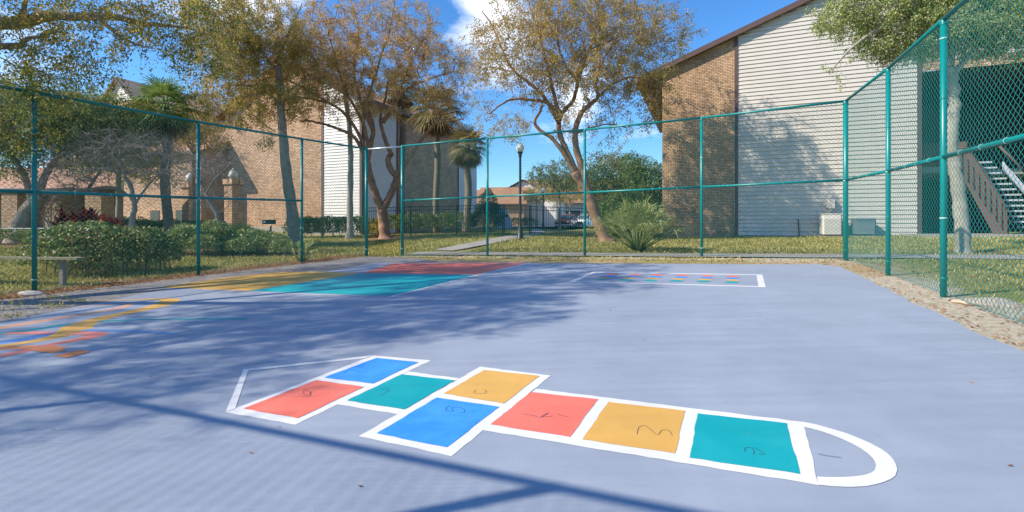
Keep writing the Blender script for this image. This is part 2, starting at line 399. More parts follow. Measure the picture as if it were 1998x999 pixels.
BX = {9: ([(617.4, 749), (710, 762.7), (581, 825), (475, 806)], 'p_salmon'), 8: ([(735, 704.7), (816, 713.4), (727.7, 756), (632, 744)], 'p_blue'),
 7: ([(784, 737.5), (887, 750), (788.6, 807.7), (677, 790)], 'p_teal'), 6: ([(945, 729), (1053, 741), (983, 796), (865.6, 776)], 'p_yellow'),
 5: ([(852.5, 784), (974, 803), (871, 884), (735, 855.6)], 'p_blue'), 4: ([(1036, 773), (1167, 788), (1112, 863), (957, 838)], 'p_salmon'),
 3: ([(1187, 793), (1337, 811), (1317, 896), (1136, 868)], 'p_yellow'), 2: ([(1361, 816), (1535, 836), (1561, 937), (1346, 905)], 'p_teal')}
CN = {'p_salmon': 'salmon', 'p_blue': 'blue', 'p_teal': 'teal', 'p_yellow': 'yellow'}
for k, (pts, mm) in BX.items(): poly_part('square', pts, M[mm], hs, B0+.0026, CN[mm]+' hopscotch box marked %d' % k)
z5 = lambda l: [(420+x/3.445, 680+y/3.445) for x, y in l]
NUM = [(9, [z5([(640, 325), (610, 312), (590, 325), (612, 345), (640, 330), (645, 318), (640, 350)]), z5([(640, 345), (625, 355), (580, 352)])]),
 (8, [z5([(870, 190), (905, 165), (935, 175), (975, 188), (1015, 185)])]),
 (7, [z5([(1120, 305), (1160, 300), (1170, 318)]), z5([(1168, 312), (1130, 335), (1100, 350)])]),
 (6, [z5([(1755, 305), (1738, 325), (1765, 335), (1815, 330), (1820, 312), (1795, 308)])]),
 (5, [z5([(1580, 418), (1560, 425), (1550, 450)]), z5([(1550, 450), (1600, 455), (1590, 430), (1640, 428), (1675, 445), (1670, 465), (1640, 462)])]),
 (4, [z6([(265, 305), (310, 312), (345, 320), (380, 300), (345, 318), (400, 315)]), z6([(415, 305), (445, 315), (465, 318)])]),
 (3, [z6([(762, 395), (770, 365), (795, 358), (815, 370), (850, 398), (870, 378), (900, 380), (915, 403)])]),
 (2, [z6([(1230, 475), (1230, 458), (1255, 455), (1268, 470), (1265, 486)]), z6([(1270, 455), (1290, 468), (1316, 485)]), z6([(1285, 484), (1316, 487)])]),
 (1, [z6([(1543, 482), (1580, 490), (1645, 499)])])]
for k, ss in NUM:
    m = MB()
    for s_ in ss: stroke_mb(m, s_, .0034, B0+.0034)
    m.build('numeral', M['ink'], hs, label='thin hand drawn number %d' % k)
fs = empty('four_square_panels', (0, 0, 0), label='large painted panels in yellow, coral and teal before the open gateway', cat='court painting')
poly_part('painted_panel', [(768, 516), (1030, 514.5), (928, 538.5), (707, 535)], M['p_salmon'], fs, .0262, 'coral red panel')
poly_part('painted_panel', [(707, 535), (928, 538.5), (763, 581), (484, 570.5)], M['p_teal'], fs, .0264, 'teal panel')
poly_part('painted_panel', [(600, 532), (707, 535), (484, 570.5), (395, 567), (312, 563), (440, 544), (545, 533)], M['p_yellow'], fs, .0266, 'faded yellow panel')
m = MB()
stroke_mb(m, [(1036, 514.5), (928, 540), (763, 582)], .05, .0275); stroke_mb(m, [(763, 582), (560, 576), (484, 571.5), (395, 568)], .035, .0278)
stroke_mb(m, [(735, 515.5), (1036, 514.3)], .04, .0281); m.build('white_edge', M['white'], fs)
dg = empty('dot_game', (0, 0, 0), label='white painted rectangle with six columns of coloured dots near the back fence', cat='court painting')
z7 = lambda l: [(1100+x/4.995, 520+y/4.995) for x, y in l]
m = MB(); o = z7([(280, 64), (1935, 92), (1968, 218), (50, 162)]); i_ = z7([(318, 71), (1878, 98), (1898, 208), (112, 157)])
for a in range(4): b = (a+1) % 4; m.quad([gp(*o[a], .0262), gp(*o[b], .0262), gp(*i_[b], .0262), gp(*i_[a], .0262)][::-1])
m.build('white_outline', M['white'], dg)
rows = [('p_salmon', [(470, 89), (690, 92), (915, 95), (1157, 99), (1400, 104), (1648, 110)]), ('p_blue', [(445, 106), (665, 108), (900, 114), (1143, 117), (1390, 122), (1645, 128)]),
        ('p_yellow', [(402, 123), (635, 126), (875, 131), (1118, 135), (1376, 141), (1643, 147)]), ('p_teal', [(362, 140), (605, 146), (845, 151), (1098, 155), (1362, 160), (1638, 168)])]
for mm, pts in rows:
    for (x, y) in z7(pts):
        c = gp(x, y, .0264); m = MB(); m.quad([(c[0]+.115*math.cos(t), c[1]+.115*math.sin(t), float(zg(c[0]+.115*math.cos(t), c[1]+.115*math.sin(t)))+.0264) for t in np.linspace(0, 2*math.pi, 20, endpoint=False)])
        m.build('dot', M[mm], dg)
z8 = lambda l: [(x/6.242, 560+y/6.242) for x, y in l]
sq = empty('ribbon_mural', (0, 0, 0), label='painted tangle of orange, yellow, red, blue and teal ribbons at the left court edge', cat='court painting')
def ribbon(pts, w, mm, k, lab): stroke('ribbon', pts, w, M[mm], sq, .0262+.0004*k, lab)
ribbon([(-120, 664), (-40, 655), (0, 645), (60, 634), (120, 624), (180, 614), (225, 606), (250, 599), (245, 596), (150, 602)], [.2, .2, .17, .15, .13, .12, .1, .08, .05], 'f_orange', 0, 'faded orange ribbon')
ribbon([(-60, 688), (0, 681), (60, 672), (110, 662), (150, 650), (160, 640), (200, 625), (260, 612), (310, 600), (333, 590), (318, 587), (260, 588), (180, 592)], [.17, .16, .14, .2, .36, .34, .22, .2, .26, .28, .16, .08, .05], 'p_yellow', 5, 'yellow ribbon')
ribbon([(-20, 658), (60, 648), (130, 638), (200, 631), (300, 627), (400, 626), (482, 626)], [.12, .12, .1, .08, .07, .07, .1], 'p_teal', 1, 'thin teal ribbon')
ribbon([(-20, 678), (40, 668), (90, 658), (140, 650), (200, 649), (270, 652), (345, 656)], [.26, .22, .16, .12, .09, .08, .07], 'f_blue', 2, 'blue ribbon')
ribbon([(10, 655), (60, 654), (120, 655), (190, 656), (170, 664), (110, 676), (50, 690), (0, 700), (-60, 708)], [.1, .12, .12, .16, .18, .14, .14, .16, .18], 'f_salmon', 3, 'red ribbon')
ribbon([(-20, 686), (60, 683), (110, 688)], [.1, .14, .2], 'p_orange', 4, 'short orange ribbon')
poly_part('painted_patch', z8([(400, 770), (600, 768), (820, 802), (640, 845), (530, 830)]), M['p_orange'], sq, .0287, 'orange patch')
poly_part('painted_patch', z8([(960, 803), (1115, 822), (830, 896), (650, 878)]), M['p_orange'], sq, .0290, 'bright orange patch')

# ================================================================= chain link fences
FH = 3.6
def chain_panel(a, b, h, parent, cell=.046, r=.0031, bottom=.04, label=None):
    """zigzag wires between plan points a and b (each with ground z and top z)"""
    ax, ay, az0, az1 = a; bx, by, bz0, bz1 = b
    L = math.hypot(bx-ax, by-ay); nw = int(L/(cell/1.0)); cw = L/nw; rows = int(h/(cell*.92))
    s = (np.arange(nw)+.5)*cw
    k = np.arange(rows+1); zz = k/rows
    amp = cw*.5
    verts = []; 
    S = s[:, None] + np.where((k % 2) == 0, -amp, amp)[None, :]*np.where(np.arange(nw) % 2 == 0, 1, -1)[:, None]
    Nn = np.where((k % 2) == 0, 1, -1)[None, :]*.0022
    t = S/L; Xc = ax+(bx-ax)*t; Yc = ay+(by-ay)*t
    tx, ty = (bx-ax)/L, (by-ay)/L
    Xc = Xc - ty*Nn; Yc = Yc + tx*Nn
    z0 = (az0+(bz0-az0)*t)+bottom; z1 = (az1+(bz1-az1)*t)
    Zc = z0+(z1-z0)*zz[None, :]
    P = np.stack([Xc, Yc, Zc], -1)           # wires x rows x 3
    ang = [0, 2*math.pi/3, 4*math.pi/3]
    ring = []
    for a_ in ang:
        o = np.array([math.cos(a_)*tx*r - math.sin(a_)*ty*r, math.cos(a_)*ty*r + math.sin(a_)*tx*r, 0])
        ring.append(P+o)
    Vv = np.stack(ring, 2)                    # w, k, 3, 3
    idx = np.arange(nw*(rows+1)*3).reshape(nw, rows+1, 3)
    fs = []
    for j in range(3):
        j2 = (j+1) % 3
        fs.append(np.stack([idx[:, :-1, j], idx[:, :-1, j2], idx[:, 1:, j2], idx[:, 1:, j]], -1).reshape(-1, 4))
    return bigmesh('mesh_panel', Vv, 4, M['teal_wire'], parent, faces=np.concatenate(fs), smooth=True)
def post_pt(px, top, Y): x = (px-CX)/F*Y; return (x, Y)
def Yh(hpx): return F*FH/hpx
def fence(name, pts, label, wire=.0036, corner=(), midbays=None, meshbays=None, toprail=True, skipmid=(), skipposts=(), group=None):
    t = empty(name, (0, 0, 0), label=label, cat='fence', group=group)
    P = []
    for (x, y, zt) in pts:
        z0 = float(zg(x, y)); P.append((x, y, z0, zt if zt else z0+FH))
    for i, (x, y, z0, z1) in enumerate(P):
        if i in skipposts: continue
        r = .052 if i in corner else .038
        m = MB(); m.tube([(x, y, z0-.15), (x, y, z1-.01)], r, 12, cap=True)
        m.lathe((x, y, z1-.02), [(r*1.12, -.05), (r*1.12, 0), (r*.9, .03), (r*.4, .05), (.002, .055)], 12)
        m.build('post', M['teal'], t)
        for k in range(5):
            zb = z0+.25+k*(z1-z0-.5)/4; MB().lathe((x, y, zb), [(r+.001, -.008), (r+.005, -.006), (r+.005, .006), (r+.001, .008)], 12).build('band', M['tie'] if (i+k) % 3 == 0 else M['teal'], t)
    m = MB()
    for i in range(len(P)-1):
        a, b = P[i], P[i+1]
        m.tube([(a[0], a[1], a[3]), (b[0], b[1], b[3])], .029, 10)
    m.build('top_rail', M['teal'], t)
    m = MB(); any_ = False
    for i in range(len(P)-1):
        if i in skipmid: continue
        a, b = P[i], P[i+1]; any_ = True
        f_ = .505 if FH else 0
        za, zb = a[2]+(a[3]-a[2])*f_, b[2]+(b[3]-b[2])*f_
        m.tube([(a[0], a[1], za), (b[0], b[1], zb)], .029, 10)
        for k in range(1, 5):
            t_ = k/5; q = (a[0]+(b[0]-a[0])*t_, a[1]+(b[1]-a[1])*t_, za+(zb-za)*t_)
            dx, dy = (b[0]-a[0]), (b[1]-a[1]); L = math.hypot(dx, dy); dx /= L; dy /= L
            MB().tube([(q[0]+dx*.005+.034*math.cos(w)*-dy, q[1]+dy*.005+.034*math.cos(w)*dx, q[2]+.034*math.sin(w)) for w in np.linspace(0, 2*math.pi, 9)], .0026, 4).build('tie_wire', M['tie'], t)
    if any_: m.build('mid_rail', M['teal'], t)
    for i in range(len(P)-1):
        a, b = P[i], P[i+1]; chain_panel(a, b, a[3]-a[2], t, r=wire)
    m = MB()
    for i in range(len(P)-1):
        a, b = P[i], P[i+1]; m.tube([(a[0], a[1], a[2]+.06), ((a[0]+b[0])/2, (a[1]+b[1])/2, (a[2]+b[2])/2+.045), (b[0], b[1], b[2]+.06)], .0035, 4)
    m.build('tension_wire', M['teal_wire'], t)
    return t
def fp(px, top, bot):
    Y = Yh(bot-top); x = (px-CX)/F*Y; return (x, Y, CZ+(HZ-top)/F*Y)
Lp = [fp(67, 180, 573), fp(387, 238, 542), fp(589, 271, 516), fp(715, 290, 503)]
d0 = np.array(Lp[1][:2])-np.array(Lp[0][:2]); d0 = d0/np.linalg.norm(d0)*2.95
ext = [tuple(np.array(Lp[0][:2])-d0*k)+(None,) for k in (3, 2, 1)]
fence('chain_link_fence', ext+Lp, 'tall green chain link fence running along the left side of the court', corner=(6,), skipmid=(5,))
Bp = [fp(785, 285, 500), fp(951, 270, 497), fp(1141, 253, 496), fp(1369, 230, 494), fp(1650, 197, 500)]
fence('chain_link_fence', Bp, 'tall teal chain link fence across the back of the court', corner=(0, 4))
Rp = [fp(1650, 197, 500), fp(1733, 133, 533), fp(1841, 38, 577)]
dr = np.array(Rp[2][:2])-np.array(Rp[1][:2]); dr = dr/np.linalg.norm(dr)*2.6
Rp += [tuple(np.array(Rp[2][:2])+dr*k)+(None,) for k in (1, 2, 3)]
Rp[3] = Rp[3][:2]+(float(zg(*Rp[3][:2]))+FH,)
fence('chain_link_fence', Rp, 'tall teal chain link fence coming forward along the right side of the court', wire=.0028, corner=(), skipposts=(0,))
# front fence behind the camera: it throws the rail and mesh shadows over the near court
s0 = np.array([.356, 2.054]); SAZ = R(73); SEL = R(37)
Lsh = FH/math.tan(SEL); base = s0-np.array([math.sin(SAZ), math.cos(SAZ)])*Lsh
Fp = [tuple(base+U*3.05*k)+(None,) for k in (-3, -2, -1, 0, 1, 2, 3)]
fence('chain_link_fence', Fp, 'tall teal chain link fence along the near side of the court', wire=.0030)
m = MB(); a, b = Lp[3], Bp[0]
g = MB().tube([(a[0], a[1], a[2]-.02), ((a[0]+b[0])/2, (a[1]+b[1])/2, (a[2]+b[2])/2-.02), (b[0], b[1], b[2]-.02)], .026, 10)
tag(g.build('crossbar_pipe', M['galv']), 'bare grey pipe bridging the open gateway between two green fence posts', 'pipe')
# ================================================================= buildings
class Wall:
    """vertical wall: origin O in plan, direction t, outward normal n = t rotated right"""
    def __init__(s, O, t):
        s.O = np.array(O[:2], float); s.t = np.array(t[:2], float); s.t /= np.linalg.norm(s.t); s.n = np.array([s.t[1], -s.t[0]])
    def p(s, a, z, d=0.0):
        q = s.O+s.t*a+s.n*d; return (q[0], q[1], z)
def ztop_fn(pts):
    xs = [p[0] for p in pts]; zs = [p[1] for p in pts]; return lambda a: float(np.interp(a, xs, zs))
def brick_wall(w, a0, a1, z0, top, name, mat, parent, d=0.0, **k):
    """top = [(a,z)...]"""
    f = ztop_fn(top); br = sorted({a0, a1}|{p[0] for p in top if a0 < p[0] < a1}); m = MB()
    for i in range(len(br)-1):
        A, B = br[i], br[i+1]
        q = [(A, z0), (B, z0), (B, f(B)), (A, f(A))]
        m.quad([w.p(a, z, d) for a, z in q], [(a, z) for a, z in q])
    return m.build(name, mat, parent, **k)
def siding_wall(w, a0, a1, z0, top, name, mat, parent, row=.19, lip=.045, **k):
    f = ztop_fn(top); m = MB(); zmax = max(z for a, z in top); z = z0
    st = max(1, int((a1-a0)/.6)); cols = sorted({round(a0+(a1-a0)*i/st, 4) for i in range(st+1)}|{p[0] for p in top if a0 < p[0] < a1})
    rr = random.Random(5)
    while z < zmax:
        z2 = z+row
        for i in range(len(cols)-1):
            A, B = cols[i], cols[i+1]; ta, tb = f(A), f(B)
            if ta <= z and tb <= z: continue
            za, zb = min(z2, max(ta, z)), min(z2, max(tb, z))
            fa, fb = lip*(1-(za-z)/row)+.004, lip*(1-(zb-z)/row)+.004
            m.quad([w.p(A, z, lip), w.p(B, z, lip), w.p(B, zb, fb), w.p(A, za, fa)])
            m.quad([w.p(A, z, 0), w.p(B, z, 0), w.p(B, z, lip), w.p(A, z, lip)])
        z = z2
    return m.build(name, mat, parent, **k)
def wbox(m, w, a0, a1, z0, z1, d0, d1):
    P = [w.p(a, z, d) for z in (z0, z1) for a, d in ((a0, d0), (a1, d0), (a1, d1), (a0, d1))]
    n = len(m.v); m.v += P
    for f in ((0, 3, 2, 1), (4, 5, 6, 7), (0, 1, 5, 4), (1, 2, 6, 5), (2, 3, 7, 6), (3, 0, 4, 7)): m.f.append(tuple(n+i for i in f)); m.uv += [(0, 0)]*4; m.sm.append(False)
def slopebar(m, p0, p1, up, out):
    """bar with rectangular section from p0 to p1: depth vector up and thickness vector out"""
    p0, p1, up, out = map(np.array, (p0, p1, up, out)); P = [p0, p1, p1+up, p0+up, p0+out, p1+out, p1+up+out, p0+up+out]
    n = len(m.v); m.v += [tuple(map(float, p)) for p in P]
    for f in ((0, 1, 2, 3), (7, 6, 5, 4), (0, 4, 5, 1), (1, 5, 6, 2), (2, 6, 7, 3), (3, 7, 4, 0)): m.f.append(tuple(n+i for i in f)); m.uv += [(0, 0)]*4; m.sm.append(False)
V3 = np.array([SA, CA, 0.]); U3 = np.array([CA, -SA, 0.]); Z3 = np.array([0, 0, 1.])
def gable_roof(parent, w, a0, a1, am, ze, zr, depth, over_f=.45, over_s=.6, mat='shingle', thick=.24, name='roof', ze2=None):
    """gable facing the wall's normal; eaves at a0,a1 (height ze), ridge at am (zr)"""
    n3 = np.array([w.n[0], w.n[1], 0.]); t3 = np.array([w.t[0], w.t[1], 0.]); O = np.array([w.O[0], w.O[1], 0.])
    ze2 = ze if ze2 is None else ze2
    sl = (zr-ze)/(am-a0); sr = (zr-ze2)/(a1-am)
    pts = {'l': (a0-over_s, ze-sl*over_s), 'm': (am, zr), 'r': (a1+over_s, ze2-sr*over_s)}
    P = lambda a, z, d: O+t3*a+n3*d+Z3*z
    m = MB()
    for (A, B) in (('l', 'm'), ('m', 'r')):
        (a, z), (b, y) = pts[A], pts[B]; L = math.hypot(b-a, y-z)
        q = [P(a, z+thick, over_f), P(b, y+thick, over_f), P(b, y+thick, -depth), P(a, z+thick, -depth)]
        uv = [(0, 0), (0, L), (depth+over_f, L), (depth+over_f, 0)]
        if A == 'm': uv = [(0, L), (0, 0), (depth+over_f, 0), (depth+over_f, L)]
        m.quad(q, uv)
    rf = m.build(name, M[mat], parent)
    m = MB()
    for (A, B) in (('l', 'm'), ('m', 'r')):
        (a, z), (b, y) = pts[A], pts[B]
        m.quad([P(a, z, over_f-.01), P(a, z, -depth), P(b, y, -depth), P(b, y, over_f-.01)])
    m.build('soffit', M['soffit'], rf)
    m = MB()
    for (A, B) in (('l', 'm'), ('m', 'r')):
        (a, z), (b, y) = pts[A], pts[B]
        slopebar(m, P(a, z-.03, over_f), P(b, y-.03, over_f), Z3*(thick+.02), n3*.03)
        slopebar(m, P(a, z-.03, -depth-.001), P(b, y-.03, -depth-.001), Z3*(thick+.02), -n3*.03)
    for k, s_ in (('l', -1), ('r', 1)):
        a, z = pts[k]; slopebar(m, P(a, z-.03, over_f), P(a, z-.03, -depth), Z3*(thick+.02), t3*s_*.03)
    m.build('fascia', M['trim'], rf)
    return rf

# ---- right building: brick and siding gable end with open stairwell
rb = empty('apartment_building', (0, 0, 0), label='tan brick and cream siding apartment building with sloped brown eave at right, open stairwell', cat='building')
cR = np.array([7.66, 24.3]); wR = Wall(cR, U[:2])       # a runs to the right; normal faces the camera
def a_of(px):  # wall coordinate of a pixel column
    k = (px-CX)/F; return (k*cR[1]-cR[0])/(CA+k*SA)
A1 = a_of(1433); A2 = a_of(1440); A3 = a_of(1789); A4 = a_of(1798)
ZE = 9.02; SLP = .375; AP = 11.2; ZR = ZE+SLP*AP; AEND = 22.4
zg0 = float(zg(10.9, 23))-.25
top = [(0, ZE), (AP, ZR), (AEND, ZE)]
ft = ztop_fn(top)
brick_wall(wR, 0, A1, zg0, top, 'brick_wall', M['brick'], rb)
siding_wall(wR, A2, A3, zg0+.35, top, 'siding_wall', M['siding'], rb)
def trim(w, *a, par=None): m = MB(); wbox(m, w, *a); return m.build('corner_trim', M['trim'], par)
trim(wR, A1+.002, A2-.002, zg0, ft(A1)-.05, 0, .06, par=rb); trim(wR, A3+.002, A4, zg0, ft(A3)-.05, -.05, .055, par=rb); trim(wR, 19.2, 19.4, zg0, ft(19.4)-.05, -.05, .055, par=rb)
m = MB(); wbox(m, wR, A2, A3, zg0, zg0+.345, -.1, .015); m.build('foundation', M['concrete'], rb)
# side walls and inside of the stairwell
wS = Wall(cR+V*14, -V); brick_wall(wS, 0, 14, zg0, [(0, ZE), (14, ZE)], 'side_wall', M['brick'], rb)
wS2 = Wall(wR.p(AEND, 0)[:2], V); brick_wall(wS2, 0, 14, zg0, [(0, ZE), (14, ZE)], 'side_wall', M['brick'], rb)
siding_wall(wR, 19.41, AEND, zg0, top, 'siding_wall', M['siding'], rb, row=.19)
ZH = 7.75
brick_wall(wR, A4, 19.2, ZH, [(A4, ZH+.42), (19.2, ZH+.42)], 'header_band', M['brick_old'], rb, d=.02)
siding_wall(wR, A4, 19.2, ZH+.42, top, 'siding_wall', M['siding'], rb)
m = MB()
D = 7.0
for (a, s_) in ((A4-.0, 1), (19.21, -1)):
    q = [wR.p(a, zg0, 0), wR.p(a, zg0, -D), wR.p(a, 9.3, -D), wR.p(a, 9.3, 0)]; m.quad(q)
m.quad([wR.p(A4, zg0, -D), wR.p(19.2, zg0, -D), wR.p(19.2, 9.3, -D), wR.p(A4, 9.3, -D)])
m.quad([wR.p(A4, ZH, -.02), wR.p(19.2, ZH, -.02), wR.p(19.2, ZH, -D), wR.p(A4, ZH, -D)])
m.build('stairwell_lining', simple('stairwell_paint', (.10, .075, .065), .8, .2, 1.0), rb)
m = MB(); wbox(m, wR, A4+2.0, 19.19, 3.55, 3.8, -D, -3.4); wbox(m, wR, A4+.01, A4+2.0, 3.55, 3.8, -D, -1.2)
m.build('landing', M['concrete'], rb)
m = MB(); wbox(m, wR, A4+.01, A4+2.0, 3.8, 4.85, -1.28, -1.2)
m.build('landing_guard', M['soffit'], rb)
gable_roof(rb, wR, 0, AEND, AP, ZE, ZR, 14, over_f=.3, over_s=1.25, mat='shingle')
sl_ = MB(); wbox(sl_, wR, A4-.8, 24, zg0, float(zg(17, 19.8))+.12, -D, 1.35); 
tag(sl_.build('breezeway_slab', M['concrete']), None, None, None, 'structure')
# stair: brown guard panel, treads and stringer
st = empty('staircase', (0, 0, 0), label='brown panelled staircase with pale open treads in the stairwell of the right building', cat='staircase')
def sp(px, py, dd):   # point on plane parallel to the wall, dd behind it
    o = cR-wR.n*dd; k = (px-CX)/F; a = (k*o[1]-o[0])/(CA+k*SA); q = o+U*a; return np.array([q[0], q[1], CZ+(HZ-py)/F*q[1]])
bk = -np.array([wR.n[0], wR.n[1], 0])
m = MB(); P0 = [sp(1868, 290, .5), sp(1888, 292, .5), sp(1995, 408, .5), sp(2060, 478, .5), sp(1956, 478, .5), sp(1930, 440, .5), sp(1872, 352, .5)]
n0 = len(P0); m.quad(P0); m.quad([p+bk*.07 for p in P0][::-1])
for i in range(n0): m.quad([P0[i], P0[i]+bk*.07, P0[(i+1) % n0]+bk*.07, P0[(i+1) % n0]])
# flight rising to the left behind the guard
stone = simple('tread_concrete', (.48, .50, .55), .7, .12, 5)
g_ = MB(); Q0 = [sp(1868, 290, .3), sp(1888, 291, .3), sp(1925, 345, .3), sp(1958, 400, .3), sp(1972, 466, .3), sp(1944, 466, .3), sp(1874, 338, .3)]
g_.quad(Q0); g_.quad([p+bk*.06 for p in Q0][::-1])
for i in range(7): g_.quad([Q0[i], Q0[i]+bk*.06, Q0[(i+1) % 7]+bk*.06, Q0[(i+1) % 7]])
g_.build('guard_panel', simple('brown_panel', (.17, .10, .085), .6, .1, 2), st)
for i in range(9):
    f = i/8; a_ = sp(1876+f*88, 296+f*112, .26); b_ = sp(1876+f*88+2, 340+f*122, .26); bt = MB(); bt.tube([a_, b_], .018, 4); bt.build('batten', M['trim'], st)
MB().tube([sp(1868, 288, .33), sp(1888, 289, .33), sp(1925, 343, .33), sp(1958, 398, .33), sp(1970, 440, .33)], .05, 6).build('handrail', M['trim'], st)
for i in range(15):
    f = i/14; c = sp(1905+f*130, 318+f*146, 1.2); m2 = MB()
    m2.box((0, 0, 0), (.9, .36, .07)); 
    mm = Matrix.Translation(Vector(c)) @ Matrix.Rotation(-R(22), 4, 'Z')
    m2.v = [tuple(mm @ Vector(p)) for p in m2.v]; m2.build('tread', stone, st)
m = MB(); slopebar(m, sp(1958, 330, .75), sp(2080, 470, .75), Z3*.32, bk*.09); m.build('stringer', stone, st)
m = MB(); 
m.tube([sp(1950, 285, 1.5), sp(2010, 345, 1.5)], .06, 6); m.build('handrail', M['trim'], st)

# wall equipment
eb = empty('meter_box', (0, 0, 0), label='small beige electrical box with a conduit on the cream siding above the air conditioner', cat='electrical box')
ae = a_of(1618); ze = CZ+(HZ-398)/F*21.6
m = MB(); wbox(m, wR, ae-.15, ae+.15, ze-.2, ze+.2, .03, .3); m.build('box', M['siding'], eb)
m = MB(); wbox(m, wR, ae-.06, ae+.08, ze-.34, ze-.2, .06, .2); m.tube([wR.p(ae, ze-.3, .1), wR.p(ae+.1, ze-.9, .1)], .03, 8); m.build('conduit', M['siding'], eb)
def ac(px0, px1, pytop, label, mats, dd, round_=False):
    pc = (px0+px1)/2; a = a_of(pc); q = wR.p(a, 0, dd+.45); Y = q[1]; z0 = float(zg(q[0], q[1])); wid = (px1-px0)/F*Y*.82
    H = (HZ-pytop)/F*Y+CZ-z0
    t = empty('air_conditioner', (q[0], q[1], z0), -R(22), label=label, cat='air conditioner')
    m = MB(); m.box((0, 0, H/2+.04), (wid, wid, H-.12), bev=.05); m.build('cabinet', mats[0], t)
    m = MB(); m.box((0, 0, H-.01), (wid+.02, wid+.02, .05), bev=.015)
    for k in range(6): m.lathe((0, 0, H+.01), [(.06+k*.055, 0), (.06+k*.055+.006, .012), (.06+k*.055+.012, 0)], 20)
    m.build('top_grille', mats[1], t)
    m = MB()
    for k in range(int((H-.3)/.05)):
        z = .16+k*.05; m.box((0, -wid/2-.006, z), (wid-.12, .014, .018)); m.box((-wid/2-.006, 0, z), (.014, wid-.12, .018)); m.box((wid/2+.006, 0, z), (.014, wid-.12, .018))
    m.build('louvres', mats[1], t)
    m = MB(); m.box((0, 0, .02), (wid+.15, wid+.15, .08)); m.build('pad', M['concrete'], t)
ac(1594, 1633, 418, 'tall beige air conditioning unit against the cream siding', (simple('beige_cab', (.60, .59, .53), .5, .06, 3), simple('beige_louvre', (.50, .50, .46), .5, .06, 3)), .2)
ac(1655, 1696, 426, 'low grey louvred air conditioning unit right of the fence corner post', (simple('dark_cab', (.12, .14, .17), .5, .1, 3), simple('grey_louvre', (.32, .36, .42), .4, .1, 3)), .2)
def pipe_on(px, ptop, lab):
    a = a_of(px); q = wR.p(a, 0, .08); z0 = float(zg(q[0], q[1])); zt = CZ+(HZ-ptop)/F*q[1]; m = MB()
    m.tube([wR.p(a+.04, z0-.05, .08), wR.p(a, zt, .08)], .022, 8); tag(m.build('drain_pipe', M['trim']), lab, 'pipe')
pipe_on(1557, 427, 'thin dark standing pipe on the cream siding left of the beige unit')

# ---- left building
lb = empty('apartment_building', (0, 0, 0), label='pink brick and white siding apartment block with orange shingle gables behind the trees at left', cat='building')
C1 = np.array([-9.42, 30.0]); D1 = C1-U*12.3; wA = Wall(D1, U)
zl = .2; zE = 9.2; zRdg = 12.3
topA = [(0, zE), (6.15, zRdg), (12.3, zE)]
sx = 12.3-3.19
brick_wall(wA, 0, sx-.08, zl, topA, 'brick_wall', M['brick_old'], lb)
siding_wall(wA, sx+.1, 12.12, zl+.6, topA, 'siding_wall', M['siding_white'], lb)
wE = Wall(C1, V)
siding_wall(wE, .18, 3.55, zl+.3, [(0, zE), (30, zE)], 'siding_wall', M['siding_white'], lb)
brick_wall(wE, 3.7, 12.5, zl, [(0, zE), (30, zE)], 'brick_wall', M['brick_old'], lb)
siding_wall(wE, 12.6, 16.2, zl, [(0, zE), (30, zE)], 'siding_wall', M['siding_white'], lb)
trim(wA, sx-.078, sx+.098, zl, zE+1.4, 0, .06, par=lb); trim(wA, 12.122, 12.3, zl, zE, .0, .06, par=lb)
trim(wE, .002, .178, zl, zE, 0, .06, par=lb); trim(wE, 3.55, 3.7, zl, zE, 0, .07, par=lb); trim(wE, 12.5, 12.6, zl, zE, 0, .07, par=lb)
m = MB(); wbox(m, wA, 0.0, sx-.1, zl, float(zg(*D1))+.35, 0, .03); wbox(m, wA, sx+.1, 12.1, zl, zl+.6, -.05, .01); m.build('foundation', M['concrete'], lb)
wBk = Wall(C1+V*16.2, -U); brick_wall(wBk, 0, 12.3, zl, [(0, zE), (6.15, zRdg), (12.3, zE)], 'back_wall', M['brick_old'], lb)
gable_roof(lb, wA, 0, 12.3, 6.15, zE, zRdg, 16.6, over_f=.45, over_s=.5)
# rear tower with small siding gable, and the two storey wing in front of it
G1 = np.array(W(258, 184, 39.5)[:2]); zG = CZ+(HZ-186)/F*39.5; zG2 = CZ+(HZ-154)/F*39.7; wB = Wall(G1-U*3.4, U)
brick_wall(wB, 0, 3.4, zl, [(0, zG-.35), (3.4, zG-.35)], 'tower_wall', M['brick_old'], lb)
siding_wall(wB, 0, 3.4, zG-.35, [(0, zG), (1.7, zG2), (3.4, zG)], 'gable_siding', M['siding_white'], lb)
brick_wall(Wall(G1, V), 0, 14, zl, [(0, zG), (14, zG)], 'tower_wall', M['brick_old'], lb)
brick_wall(Wall(G1-U*3.4+V*14, -V), 0, 14, zl, [(0, zG), (14, zG)], 'tower_wall', M['brick_old'], lb)
gable_roof(lb, wB, 0, 3.4, 1.7, zG, zG2, 14, over_f=.35, over_s=.4, mat='shingle_sunlit')
PW = 1.8; LW2 = 19.0; o2 = D1-U*LW2-V*PW; wW = Wall(o2, U); zW = 6.35
brick_wall(wW, 0, LW2, zl-.4, [(0, zW), (LW2, zW)], 'wing_wall', M['brick_old'], lb)
brick_wall(Wall(D1-V*PW, V), 0, 9, zl-.4, [(0, zW), (7, zW+2.9), (9, zW+2.9)], 'wing_wall', M['brick_old'], lb)
brick_wall(Wall(D1-U*LW2+V*7, -V), 0, 8.8, zl-.4, [(0, zW+2.9), (8.8, zW)], 'wing_wall', M['brick_old'], lb)
m = MB(); m.quad([wW.p(-.4, zW-.02, .45), wW.p(LW2+.45, zW-.02, .45), wW.p(LW2+.45, zW+3.15, -7), wW.p(-.4, zW+3.15, -7)], [(0, 0), (LW2, 0), (LW2, 8), (0, 8)])
